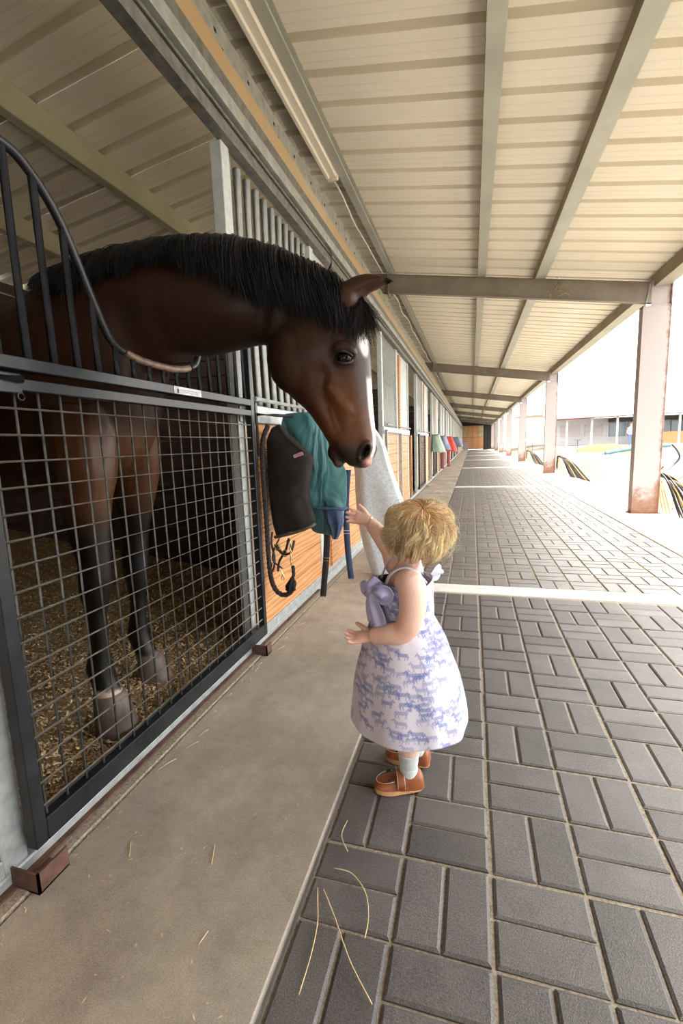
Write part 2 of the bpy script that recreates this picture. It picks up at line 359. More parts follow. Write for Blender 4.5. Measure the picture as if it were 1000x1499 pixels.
# kerb and outside ground
kb = thing('outer_kerb', 'pale concrete kerb carrying the aisle columns', None, kind='structure')
ke = [YBEG, -9.35, -2.45] + [5.55 + 7.45 * i - .55 for i in range(7)] + [YEND]
for a, b in zip(ke[:-1], ke[1:]): obj('kerb_slab', bx(1.61, 2.42, a + .003, b - .003, -.15, .006, bev=.005), 'concrete_white', kb)
G = []
for i in range(60):
    y = -30 + i * 2.4; G.append([(x, y, -.06 + .014 * max(0, min(30, y - 6)) * min(1, (x - 2.42) / 3) + .05 * math.sin(x * .7 + y * .23) + (.10 * math.sin(x * .21 + 2) if x > 8 else 0)) for x in [2.42 + (j / 40) ** 1.7 * 90 for j in range(41)]])
obj('ground', gridmesh('ground', G), 'sand', kind='structure', label='pale sandy yard outside the open side of the aisle')
obj('ground', bx(-14, 60, -30, YBEG - .01, -.2, -.02), 'sand', kind='structure', label='sandy ground behind the near end of the barn')

# ============================================================ SETTING: roof
RZ0, SL = 3.205, .155            # outer slope: z = RZ0 - SL*x ; ridge at x=-1.45
XR = -1.45; RZR = RZ0 - SL * XR
cl = thing('ceiling', 'cream corrugated steel roof sheets over aisle and stalls', None, kind='structure')
PIT = .281
def sheet(xa, xb, za, zb):
    # 3 ribs wide, profile along y
    prof = []
    for r in range(3):
        b = r * PIT
        prof += [(b, 0), (b + .075, 0), (b + .082, .004), (b + .090, 0), (b + .145, 0), (b + .152, .004), (b + .160, 0), (b + .212, 0), (b + .220, .052), (b + .270, .052), (b + .2809, 0)]
    G = [[(xa, y, za + h) for y, h in prof], [(xb, y, zb + h) for y, h in prof]]
    me = gridmesh('roof_sheet', G)
    for p in me.polygons: p.use_smooth = False
    me.materials.append(M['sheet']); return me
XO, XI = 2.34, -5.1
mo = sheet(XR, XO, RZR, RZ0 - SL * XO); mi = sheet(XI, XR, RZR + SL * (XI - XR), RZR)
nsh = int((YEND - YBEG) / (3 * PIT))
off = (1.913 - .251) - math.floor((1.913 - .251 - YBEG) / (3 * PIT)) * 3 * PIT
for i in range(nsh):
    for me in (mo, mi): obj('roof_sheet', me, None, cl, loc=(0, off + i * 3 * PIT, 0))
def rz(x): return RZ0 - SL * x if x >= XR else RZR + SL * (x - XR)
def purlin(x, w, d, web, fl_m, name='roof_purlin', label=None, top=None):
    """C purlin running along y: web at x, flanges to +x"""
    t = thing(name, label, 'purlin', (x, YBEG, rz(x) - d), kind='structure'); z1 = (top or rz(x + (w if w > 0 else 0)) - .006)
    z0 = z1 - d; lo, hi = min(0, w), max(0, w)
    obj('web', bx(x, x + .004, YBEG, YEND, z0, z1), web, t); obj('bottom_flange', bx(x + lo, x + hi, YBEG, YEND, z0 - .003, z0), fl_m, t)
    obj('lip', bx(x + w - .003, x + w, YBEG, YEND, z0, z0 + .018), fl_m, t); obj('top_flange', bx(x + lo, x + hi, YBEG, YEND, z1, z1 + .003), fl_m, t)
    return t, z0
t1, z = purlin(.005, .10, .095, 'purlin_web', 'purlin', label='grey roof purlin along the middle of the aisle ceiling, left of two')
bm = bmesh.new()
for i in range(150): box(bm, .0035, .0045, .2 + i * .35, .215 + i * .35, z + .04, z + .05)
obj('bolt_hole', bm, 'dark', t1, kind='stuff')
t2, z = purlin(.70, .125, .095, 'purlin_web', 'purlin', label='brown-webbed roof purlin nearer the open side, right of two')
purlin(2.02, .16, .13, 'purlin_web', 'purlin', label='eave purlin along the open side above the columns')
purlin(-1.17, .07, .085, 'purlin', 'purlin', label='pale purlin beside the long light batten')
purlin(-2.75, -.07, .17, 'olive', 'olive', label='olive purlin over the horse stall, nearer the aisle')
purlin(-3.85, -.07, .17, 'olive', 'olive', label='olive purlin deeper over the horse stall')
# header stack above the stall openings
hd = thing('stall_header', 'galvanised header and sliding door track above the stall openings', None, kind='structure')
def hbar(n, x0, x1, z0, z1, mt, lab=None): return obj(n, bx(x0, x1, YBEG, YEND, z0, z1, bev=.002), mt, hd, label=lab)
hbar('header_tube', -1.10, -1.045, 2.292, 2.345, 'galv_dark'); hbar('track_lip', -1.045, -1.035, 2.350, 2.362, 'galv_dark')
M['galv_mid'] = mottled('track_galvanised_steel', (.22, .225, .20), (.36, .37, .33), 20, .5, .3); hbar('track_box', -1.06, -1.018, 2.376, 2.435, 'galv_mid', 'scratched pale galvanised track box'); hbar('gap_shade_bar', -1.10, -1.06, 2.345, 2.52, 'dark')  # the dark bar behind the track paints the shade of the gap there
hbar('upper_angle', -1.085, -1.055, 2.49, 2.545, 'galv_dark')
ab = hbar('fascia_beam', -1.12, -1.08, 2.545, 2.67, 'amber', 'amber-stained channel beam'); hbar('punched_angle', -1.125, -1.105, 2.67, 2.80, 'galv_mid')
bm = bmesh.new()
for i in range(170):
    box(bm, -1.1055, -1.1035, .1 + i * .3, .118 + i * .3, 2.735, 2.75)
    if i % 2: box(bm, -1.1055, -1.1035, .16 + i * .3, .172 + i * .3, 2.70, 2.712)
obj('slot_hole', bm, 'dark', hd, kind='stuff')
# long plastic batten light along the purlin, with drooping cable after it
lb = thing('light_batten', 'long cream plastic light batten fixed under the roof purlin', 'light', (-1.25, -1, 3.1))
obj('housing', bx(-1.262, -1.175, YBEG, 3.15, rz(-1.21) - .135, rz(-1.21) - .095, bev=.01), 'cream_plastic', lb)
obj('diffuser', bx(-1.272, -1.235, YBEG, 3.12, rz(-1.21) - .15, rz(-1.21) - .10, bev=.008), 'cream_plastic', lb); obj('end_cap', bx(-1.268, -1.17, 3.12, 3.17, rz(-1.21) - .148, rz(-1.21) - .09, bev=.008), 'cream_plastic', lb)
obj('power_cable', tb([( -1.235 + .012 * math.sin(y * 4), y, rz(-1.2) - .12 - .018 * math.sin(y * 5.3)) for y in np.arange(3.16, 30, .18)], .009, 6), 'cream_plastic', smooth=True, label='cream cable sagging along the purlin beyond the light batten', cat='cable')
# roof beams and columns
CY = [5.55 + 7.45 * k for k in range(-2, 7)]
ordw = ['behind the viewer', 'nearest, with hay caught on it', 'second from the viewer', 'third from the viewer', 'fourth from the viewer', 'fifth from the viewer', 'sixth from the viewer', 'last before the end wall']
for k, y in enumerate(CY):
    k = k - 1
    if k < 0: continue
    xa, xb = -1.42, 2.0; za, zb = 3.09 - SL * xa, 3.09 - SL * xb; h = .24
    t = thing('roof_beam', 'brown-grey sloping steel roof beam, ' + ordw[k], 'beam', (0, y, 2.9), kind='structure')
    def slab(n, y0, y1, d0, d1):
        bm = bmesh.new(); v = [bm.verts.new(p) for p in ((xa, y0, za - d1), (xb, y0, zb - d1), (xb, y1, zb - d1), (xa, y1, za - d1), (xa, y0, za - d0), (xb, y0, zb - d0), (xb, y1, zb - d0), (xa, y1, za - d0))]
        for q in ((3, 2, 1, 0), (4, 5, 6, 7), (0, 1, 5, 4), (1, 2, 6, 5), (2, 3, 7, 6), (3, 0, 4, 7)): bm.faces.new([v[i] for i in q])
        return obj(n, bm, 'beam', t)
    slab('web', y + .03, y + .038, .008, h - .008); slab('top_flange', y, y + .07, 0, .008); slab('bottom_flange', y, y + .07, h - .008, h)
    obj('end_plate', bx(-1.17, -1.155, y - .03, y + .10, 2.98, 3.34), 'beam', t)
    if k == 1:
        bm = bmesh.new()
        for i in range(22):
            x = .98 + random.gauss(0, .06); z = 2.86 + random.gauss(0, .055); tube(bm, [(x, y - .004, z), (x + random.uniform(-.05, .05), y - .012, z + random.uniform(-.02, .03)), (x + random.uniform(-.07, .07), y - .006, z + random.uniform(-.05, .04))], .0022, 3)
        obj('hay_wisp', bm, 'straw', smooth=True, label='wisps of hay stuck on the nearest roof beam', cat='hay', kind='stuff')
    c = thing('steel_column', 'rust-footed pinkish steel column of the open side, ' + ordw[k].replace(', with hay caught on it', ', hose hanging behind it'), 'column', (2.06, y, 0), kind='structure')
    def cob(n, b, lab=None):
        o = obj(n, b, 'column', c, loc=(0, 0, 0), label=lab); return o
    H = 2.50
    cob('web', bx(-.145, .145, .07, .08, .006, H)); cob('left_flange', bx(-.15, -.138, 0, .14, .006, H + .02)); cob('right_flange', bx(.138, .15, 0, .14, .006, 2.80)); cob('face_plate', bx(-.14, .14, 0.004, .012, .006, H))
    cob('cap_plate', bx(-.15, .15, 0.0, .14, H, H + .012)); cob('haunch', bx(-.06, .14, .03, .04, H, 2.80)); 
    obj('stiffener', tb([(-.075, .02, 2.82), (-.13, .02, 2.50)], .012, 4), 'column', c, loc=(0, 0, 0)); cob('base_plate', bx(-.17, .17, -.02, .16, .004, .014))

# ============================================================ SETTING: stall wall
wl = thing('wall_left', 'galvanised and pine stall front along the left of the aisle', None, kind='structure')
XW = -1.08
def wob(n, b, mt, lab=None): return obj(n, b, mt, wl, label=lab)
PX = [.95 + 3.55 * k for k in range(-4, 15)]
M['galv_far_lit'] = mottled('far_lit_galvanised_steel', (.42, .445, .435), (.55, .575, .565), 25, .45, .2, rand=True)  # lighter copy of galv: brighter light on the far bays put into the colour
post = lambda y0, y1, z1=2.29, n='post', mt='galv': wob(n, bx(XW - .055, XW, y0, y1, .0, z1, bev=.003), mt)
barsp = newmesh(tb([(0, 0, 1.20), (0, 0, 2.29)], .020, 10), 'window_bar', True); barsp.materials.append(M['galv_far_lit'])
barsh = newmesh(tb([(0, 0, 1.20), (0, 0, 2.29)], .020, 10), 'window_bar', True); barsh.materials.append(M['galv'])
nb = 0; far_bm = bmesh.new()
bmz = [.03 + .1335 * i for i in range(9)]
plank_cache = {}
for k, p in enumerate(PX):
    k -= 3; nearb = k in (0, 1, 2)
    gm_ = 'galv' if k <= 0 else 'galv_far_lit'; post(p - .002, p + .066, mt=gm_); post(p + 1.10, p + 1.17, mt=gm_); post(p + 2.35 - .06, p + 2.35 + .0, mt=gm_)
    a, b = p + .067, p + 2.35 - .06
    # planks below
    L = b - a; pm = 'pine' if k < 3 else 'pine_hazed'
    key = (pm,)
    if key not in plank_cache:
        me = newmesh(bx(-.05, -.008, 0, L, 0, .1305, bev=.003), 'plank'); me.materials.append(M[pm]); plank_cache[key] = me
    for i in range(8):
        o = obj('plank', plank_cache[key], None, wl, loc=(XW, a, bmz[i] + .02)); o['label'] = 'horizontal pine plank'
    wob('mid_rail', bx(XW - .06, XW + .012, p - (0 if nearb else 0), b + .09, 1.115, 1.20, bev=.004), 'galv'); wob('rail_tube', tb([(XW + .035, p + .1, 1.225), (XW + .035, b, 1.225)], .012, 8), 'galv')
    wob('bottom_rail', bx(XW - .05, XW + .004, a, b, .0, .075, bev=.003), 'galv')
    # bars above
    if k <= 4:
        y = p + .12
        while y < p + 1.09:
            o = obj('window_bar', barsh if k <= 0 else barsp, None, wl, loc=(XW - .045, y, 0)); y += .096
    else:
        y = p + .12
        while y < p + 1.09: tube(far_bm, [(XW - .045, y, 1.2), (XW - .045, y, 2.29)], .02, 6); y += .096
    # second section: galvanised sheet with a pine post in it
    wob('infill_sheet', bx(XW - .05, XW - .02, p + 1.20, b, 1.20, 2.29), gm_, 'galvanised infill sheet'); wob('pine_post', bx(XW - .03, XW + .008, p + 1.32, p + 1.46, .08, 2.25), 'pine', 'orange pine upright')
    if k >= 2:
        wob('pine_post', bx(XW - .03, XW + .012, p - .95, p - .87, .05, 1.12), 'pine', 'orange pine upright')
obj('distant_window_bar', far_bm, 'galv_far_lit', wl, kind='stuff')
wob('threshold', bx(XW - .10, XW + .012, YBEG, YEND, -.05, .035, bev=.004), 'galv', 'galvanised threshold channel')
wob('rust_strip', bx(XW + .010, XW + .03, -2, 1.9, -.01, .012), 'rust', 'rust-stained edge under the threshold'); wob('mortar_kerb', bx(XW + .028, -1.018, YBEG, YEND, -.03, .007, bev=.003), 'joint', 'crumbling mortar strip')
# stall interior: partitions, back wall, bedding floor
def boards(t, n, x0, x1, y0, y1, zs, h, mt):
    for z in zs: obj(n, bx(x0, x1, y0, y1, z, z + h - .005, bev=.003), mt, t)
for i, y in enumerate([2.30 - 3.55, 2.30] + [2.30 + 3.55 * k for k in range(1, 14)]):
    t = thing('stall_partition', 'dark stained board partition ' + ('behind the horse stall, left side', 'on the far side of the horse', 'of the second stall')[min(i, 2)] + ('' if i < 3 else ' and beyond, number %d along' % i), None, kind='structure')
    if i < 4: boards(t, 'plank', -5.0, XW - .10, y - .02, y + .02, [.0 + .12 * j for j in range(15)], .12, 'darkwood')
    else: obj('panel', bx(-5.0, XW - .10, y - .02, y + .02, 0, 1.8), 'darkwood', t)
bw = thing('wall_back', 'dark board wall at the back of the stalls', None, kind='structure'); boards(bw, 'plank', -5.06, -5.0, YBEG, YEND, [.12 * j for j in range(23)], .12, 'darkwood'); obj('beam', bx(-5.05, -4.95, YBEG, YEND, 2.765, 2.86), 'darkwood', bw)
obj('beam', bx(-5.0, -4.9, YBEG, YEND, 2.25, 2.45), 'pine', bw, label='orange timber beam'); obj('beam', bx(-4.99, -4.93, YBEG, YEND, 2.05, 2.12), 'olive', bw, label='pale rail')
fs = thing('stall_floor', 'stall floor bedded with wood shavings', None, kind='structure')
def bedz(x, y): return .012 + .03 * math.sin(x * 3.1 + 1) * math.sin(y * 4.3) + .34 * max(0, min(1, (-x - 2.0) / 2.6)) ** 1.2 * max(0, min(1, (y + .2) / 2.3)) + .012 * math.sin(x * 17) * math.cos(y * 13)
G = [[(x, y, bedz(x, y) * min(1, (XW - .1 - x) / .15 + .1)) for x in np.linspace(-5.0, XW - .10, 70)] for y in np.linspace(-1.23, 2.28, 60)]
obj('bedding_base', gridmesh('bedding_base', G), 'shavfloor', fs)
obj('far_floor', bx(-5, XW - .1, 2.32, YEND, -.05, .0), 'shavfloor', fs); obj('near_floor', bx(-5, XW - .1, YBEG, -1.27, -.05, .0), 'shavfloor', fs)
N = 52000; X = -1.20 - 2.6 * rng.random(N) ** 1.6; Y = rng.uniform(-.6, 2.25, N); Z = np.array([bedz(a, b) * min(1, (XW - .1 - a) / .15 + .1) for a, b in zip(X, Y)]) + rng.uniform(.0, .012, N)
s1 = rng.uniform(.002, .009, N); s2 = rng.uniform(.001, .0035, N); th = rng.uniform(0, PI, N); tl = rng.normal(0, .4, (N, 2))
d1 = np.stack([np.cos(th) * s1, np.sin(th) * s1, tl[:, 0] * s1], 1); d2 = np.stack([-np.sin(th) * s2, np.cos(th) * s2, tl[:, 1] * s2], 1); c = np.stack([X, Y, Z], 1)
V = np.stack([c - d1 - d2, c + d1 - d2, c + d1 + d2, c - d1 + d2], 1).reshape(-1, 3)
me = bpy.data.meshes.new('shavings'); me.vertices.add(N * 4); me.vertices.foreach_set('co', V.astype(np.float32).ravel()); me.loops.add(N * 4); me.loops.foreach_set('vertex_index', np.arange(N * 4, dtype=np.int32)); me.polygons.add(N)
me.polygons.foreach_set('loop_start', np.arange(0, N * 4, 4, dtype=np.int32)); me.polygons.foreach_set('loop_total', np.full(N, 4, np.int32)); me.update(calc_edges=True)
tt = rng.random(N); cc = lerp((.24, .15, .07), (.88, .66, .38), tt ** 1.1); setcol(me, np.repeat(cc, 4, axis=0)); obj('shavings', me, 'shav', label='golden wood shavings bedding scattered over the stall floor', cat='bedding', kind='stuff')
# end wall
obj('light_block_wall', bx(2.36, 2.44, YBEG, -2.4, -.05, 2.8), 'darkwood', kind='structure', label='unseen boarded wall added behind the viewer to block side light')  # unseen wall, added to keep side light off the horse and stall
ew = thing('wall_far', 'far end wall of the aisle with dark lintel', None, kind='structure')
obj('lintel', bx(-1.5, 2.4, YEND, YEND + .1, 2.60, 3.6), 'dark', ew, label='dark lintel'); obj('cladding', bx(-5.2, -1.1, YEND + .06, YEND + .12, 0, 3.6), 'galv_dark', ew); obj('cladding', bx(1.10, 2.4, YEND + .02, YEND + .1, 0, 2.62), 'dark', ew)
for n, (xa, lab) in enumerate(((-1.15, 'left orange timber leaf of the far end doors'), (.0, 'right orange timber leaf of the far end doors'))):
    t = thing('barn_door', lab, 'door', (xa, YEND, 0))
    for j in range(2):
        for i in range(2):
            obj('panel', bx(xa + .04 + i * .56, xa + .56 + i * .56, YEND - .02, YEND + .02, .08 + j * 1.3, 1.30 + j * 1.26), 'amber' if (i + n) % 2 == 0 and j else 'pine', t)
    obj('frame', bx(xa, xa + 1.15, YEND + .0, YEND + .05, .04, 2.62), 'beam', t)
# ============================================================ STALL DOOR
DX0, DX1 = -1.062, -1.030; DXC = -1.046
dr = thing('stall_door', 'black steel sliding stall door of wire mesh with a dipped yoke of bars', 'door', (DXC, .37, .068))
def dob(n, b, mt='black', lab=None, par=None, smooth=False): return obj(n, b, mt, par or dr, smooth=smooth, label=lab, loc=(-Vector(dr.location) if par is None else Vector((0, 0, 0))))
dob('stile', bx(DX0, DX1, -.264, -.232, .068, 1.70, bev=.002)); dob('stile', bx(DX0, DX1, .982, 1.010, .068, 1.70, bev=.002))
dob('bottom_rail', bx(DX0, DX1, -.232, .982, .068, .126, bev=.002)); dob('middle_rail', bx(DX0, DX1, -.232, .982, 1.140, 1.167, bev=.002)); yr = dob('yoke_rail', bx(DX0, DX1, -.232, .982, 1.186, 1.215, bev=.002))
wv = newmesh(tb([(0, 0, .126), (0, 0, 1.14)], .0034, 6), 'mesh_wire', True); wv.materials.append(M['wire'])
for k in range(20): obj('mesh_wire', wv, None, dr, loc=Vector((DXC, -.217 + .0605 * k, 0)) - dr.location)
wh = newmesh(tb([(0, -.232, 0), (0, .982, 0)], .0030, 6), 'mesh_wire', True); wh.materials.append(M['wire_h'])
for k in range(17): obj('mesh_wire', wh, None, dr, loc=Vector((DXC + .005, 0, 1.100 - .0592 * k)) - dr.location)
half = [(-.249, 1.682), (-.18, 1.680), (-.12, 1.677), (-.082, 1.672), (-.051, 1.655), (-.012, 1.622), (.027, 1.572), (.061, 1.507), (.104, 1.415), (.145, 1.335), (.17, 1.305), (.205, 1.290)]
low = [(.205, 1.290), (.256, 1.279), (.31, 1.274), (.37, 1.272), (.43, 1.273), (.49, 1.279), (.535, 1.290)]
mir = [(.74 - y, z) for y, z in half[::-1]]; mir[-1] = (.996, 1.682)
arch = half + low[1:-1] + mir
sm = lambda P, k=4: [(DXC, a, b) for a, b in crom(P, k)]
dob('yoke_tube', tb(sm(half), .0115, 10), smooth=True); dob('yoke_tube', tb(sm(mir), .0115, 10), smooth=True)
M['worn'] = mottled('worn_bare_tube', (.09, .05, .032), (.22, .15, .10), 40, .45, .1); dob('yoke_tube', tb(sm(low), .0118, 10), 'worn', 'worn brown rubbed section of the yoke tube', smooth=True)
ya = [a for a, b in arch]; za = [b for a, b in arch]
for k in range(17):
    y = -.180 + .0708 * k; zt = float(np.interp(y, ya, za))
    dob('yoke_bar', tb([(DXC, y, 1.212), (DXC, y, zt)], .0095, 10), smooth=True)
# maker's plate with a horse-head arch
pl = dob('makers_plate', bx(DX1, DX1 + .0015, .412, .575, 1.188, 1.213), 'galv', 'small pale plate with a horse-head arch emblem and two lines of lettering')
pl2 = M['white_paint']
bm = bmesh.new()
A = [(.4195, 1.189), (.4195, 1.200)] + [(.432 - .0125 * math.cos(PI * i / 8), 1.200 + .0115 * math.sin(PI * i / 8)) for i in range(1, 8)] + [(.4445, 1.200), (.4445, 1.189)]
v = [bm.verts.new((DX1 + .0022, a, b)) for a, b in A]; bm.faces.new(v); obj('emblem', bm, 'white_paint', pl, loc=(0, 0, 0))
bm = bmesh.new(); H = [(.4265, 1.191), (.4275, 1.197), (.426, 1.200), (.430, 1.206), (.432, 1.2085), (.4335, 1.205), (.4385, 1.200), (.437, 1.198), (.434, 1.1995), (.4365, 1.191)]
bm.faces.new([bm.verts.new((DX1 + .0028, a, b)) for a, b in H]); obj('horse_head', bm, 'dark', pl, loc=(0, 0, 0))
bm = bmesh.new()
for r, (z, h, y1) in enumerate(((1.201, .0045, .560), (1.195, .003, .556))):
    y = .450
    while y < y1:
        wd = random.uniform(.004, .007); box(bm, DX1 + .0016, DX1 + .0022, y, min(y + wd, y1), z, z + h); y += wd + .0018
obj('lettering', bm, 'white_paint', pl, loc=(0, 0, 0))
la = dob('latch_bolt', tb([(DX1 + .012, -.30, 1.163), (DX1 + .012, -.155, 1.163)], .009, 10), 'black', smooth=True); dob('latch_plate', bx(DX1, DX1 + .006, -.232, -.150, 1.132, 1.176, bev=.002)); dob('latch_ring', tb([(DX1 + .01, -.16 + .008 * math.cos(a), 1.125 + .008 * math.sin(a)) for a in np.linspace(0, 2 * PI, 13)], .002, 6), smooth=True)
# rusty floor guides
for i, (y0, y1, lab) in enumerate(((-.305, -.225, 'rusty channel door guide on the concrete at the near foot of the stall door'), (.90, .95, 'rusty channel door guide at the far foot of the stall door'))):
    t = thing('door_guide', lab, 'bracket', (-1.02, (y0 + y1) / 2, 0))
    for n, b in (('plate', bx(-1.066, -.985, y0, y0 + .005, .005, .056)), ('face', bx(-.990, -.985, y0, y1, .005, .056)), ('foot', bx(-1.066, -.985, y0, y1, .0045, .009))): obj(n, b, 'rust', t)

# ============================================================ HORSE
def build_horse():
    bm = bmesh.new(); Y = .42
    neck = [((-1.75, Y, 1.535), (-1.80, Y, .86), .245), ((-1.56, Y, 1.56), (-1.55, Y, .86), .235), ((-1.431, Y, 1.60), (-1.36, Y, .885), .210), ((-1.32, Y, 1.625), (-1.225, Y, .955), .180), ((-1.22, Y, 1.636), (-1.145, Y, 1.10), .155), ((-1.12, Y, 1.642), (-1.105, Y, 1.245), .130), ((-1.0, Y, 1.642), (-1.01, Y, 1.302), .112), ((-.874, Y, 1.632), (-.894, Y, 1.298), .102), ((-.766, Y, 1.614), (-.785, Y, 1.310), .096), ((-.652, Y, 1.575), (-.695, Y, 1.318), .088), ((-.553, Y, 1.530), (-.655, Y, 1.295), .082), ((-.47, Y, 1.485), (-.62, Y, 1.28), .072)]
    loft(bm, tbrings(neck, 5, 32, .92))
    body = [((-1.45, Y, 1.50), (-1.40, Y, .93), .17), ((-1.6, Y, 1.55), (-1.58, Y, .86), .235), ((-1.8, Y, 1.52), (-1.8, Y, .83), .265), ((-2.05, Y, 1.49), (-2.05, Y, .82), .29), ((-2.35, Y, 1.50), (-2.35, Y, .84), .30), ((-2.62, Y, 1.54), (-2.62, Y, .90), .285), ((-2.85, Y, 1.53), (-2.85, Y, .98), .26), ((-3.0, Y, 1.44), (-3.0, Y, 1.02), .20), ((-3.08, Y, 1.33), (-3.08, Y, 1.08), .12)]
    loft(bm, tbrings(body, 5, 32, .9))
    # head: the nasal line and jaw line
    head = [((-.50, Y, 1.490), (-.665, Y, 1.345), .062), ((-.418, Y, 1.468), (-.655, Y, 1.300), .078), ((-.362, Y, 1.39), (-.652, Y, 1.262), .092), ((-.350, Y, 1.311), (-.646, Y, 1.225), .098), ((-.345, Y, 1.247), (-.630, Y, 1.182), .092), ((-.342, .415, 1.184), (-.592, .415, 1.142), .080), ((-.339, .41, 1.12), (-.545, .41, 1.101), .066), ((-.334, .405, 1.062), (-.508, .405, 1.050), .055), ((-.330, .40, 1.017), (-.480, .40, 1.006), .051), ((-.332, .40, .983), (-.455, .40, .975), .052), ((-.344, .40, .950), (-.430, .40, .946), .046), ((-.364, .40, .930), (-.412, .40, .928), .030)]
    loft(bm, tbrings(head, 6, 32, .88, bias=-.10))
    for s in (-1, 1):   # round cheeks, brow, nostril rims
        ellipsoid(bm, (-.560, Y + s * .052, 1.252), (.098, .046, .108), Euler((0, math.radians(-15), 0)))
        ellipsoid(bm, (-.402, Y + s * .078, 1.262), (.042, .024, .020), Euler((0, math.radians(25), 0)))
        ellipsoid(bm, (-.358, .40 + s * .036, .972), (.022, .016, .036), Euler((0, math.radians(8), 0)))
        ellipsoid(bm, (-.405, Y + s * .058, 1.405), (.04, .028, .035))
    ellipsoid(bm, (-.458, .40, .972), (.026, .032, .030)); ellipsoid(bm, (-.449, .40, .944), (.018, .028, .022))   # chin and lower lip
    ellipsoid(bm, (-.375, .40, .938), (.034, .038, .018))
    # ears
    for s, base, tip in ((-1, (-.405, Y - .052, 1.425), (-.262, Y - .050, 1.440)), (1, (-.420, Y + .052, 1.440), (-.305, Y + .075, 1.492))):
        b, tp = Vector(base), Vector(tip); d = tp - b; up = Vector((-.15, 0, 1)).normalized(); sd = d.cross(up).normalized(); up = sd.cross(d).normalized(); rr = []
        for t_, hh, ww in ((-.15, .024, .022), (.05, .029, .023), (.25, .032, .021), (.5, .028, .017), (.75, .018, .012), (.93, .008, .006), (1.0, .003, .003)):
            c = b + d * t_ + up * (.010 * math.sin(PI * max(t_, 0))); ring = []
            for j in range(16):
                a = 2 * PI * j / 16; ring.append(c + up * hh * math.cos(a) + sd * ww * math.sin(a))
            rr.append(ring)
        loft(bm, rr)
    # forelegs
    nl = [(-1.35, .30, 1.16, .14, .10), (-1.310, .27, 1.02, .118, .095), (-1.288, .258, .90, .098, .080), (-1.292, .252, .80, .080, .066), (-1.293, .25, .71, .064, .055), (-1.288, .25, .62, .056, .050), (-1.292, .25, .56, .056, .050), (-1.299, .25, .512, .052, .046), (-1.302, .25, .46, .040, .034), (-1.304, .25, .424, .034, .029), (-1.306, .25, .35, .033, .028), (-1.312, .25, .29, .038, .032), (-1.318, .25, .24, .048, .042), (-1.308, .25, .20, .044, .040), (-1.296, .25, .16, .046, .043), (-1.290, .25, .13, .056, .052)]
    flg = [(-1.36, .54, 1.10, .14, .10), (-1.357, .57, .93, .108, .085), (-1.391, .585, .757, .078, .062), (-1.405, .59, .66, .062, .052), (-1.416, .59, .56, .056, .050), (-1.42, .59, .50, .055, .048), (-1.42, .59, .44, .046, .038), (-1.425, .59, .38, .034, .029), (-1.430, .59, .32, .034, .028), (-1.436, .59, .26, .040, .034), (-1.440, .59, .21, .048, .042), (-1.425, .59, .165, .045, .041), (-1.408, .59, .13, .047, .044), (-1.395, .59, .10, .055, .052)]
    for L in (nl, flg): loft(bm, zrings(L))
    for s in (-1, 1):
        y = Y + s * .15
        hl = [(-2.72, y * .9 + .04, 1.25, .26, .14), (-2.72, y, 1.05, .22, .125), (-2.70, y + s * .01, .88, .15, .10), (-2.78, y + s * .01, .72, .095, .07), (-2.88, y, .60, .062, .05), (-2.91, y, .52, .058, .045), (-2.88, y, .44, .042, .034), (-2.87, y, .32, .036, .03), (-2.87, y, .22, .045, .04), (-2.84, y, .15, .043, .04), (-2.82, y, .10, .055, .05)]
        loft(bm, zrings(hl))
    tl = [((-3.0, Y, 1.44), (-3.02, Y, 1.34), .03), ((-3.12, Y, 1.40), (-3.10, Y, 1.30), .03), ((-3.18, Y, 1.25), (-3.12, Y, 1.2), .03)]
    loft(bm, tbrings(tl, 3, 12))
    return fuse(bm, .0056, 6, .5)
hm = build_horse(); co = getco(hm); no = getno(hm)
def push(amount, mask, dirn=None):
    global co
    co = co + (dirn if dirn is not None else no) * (amount * mask)[:, None]
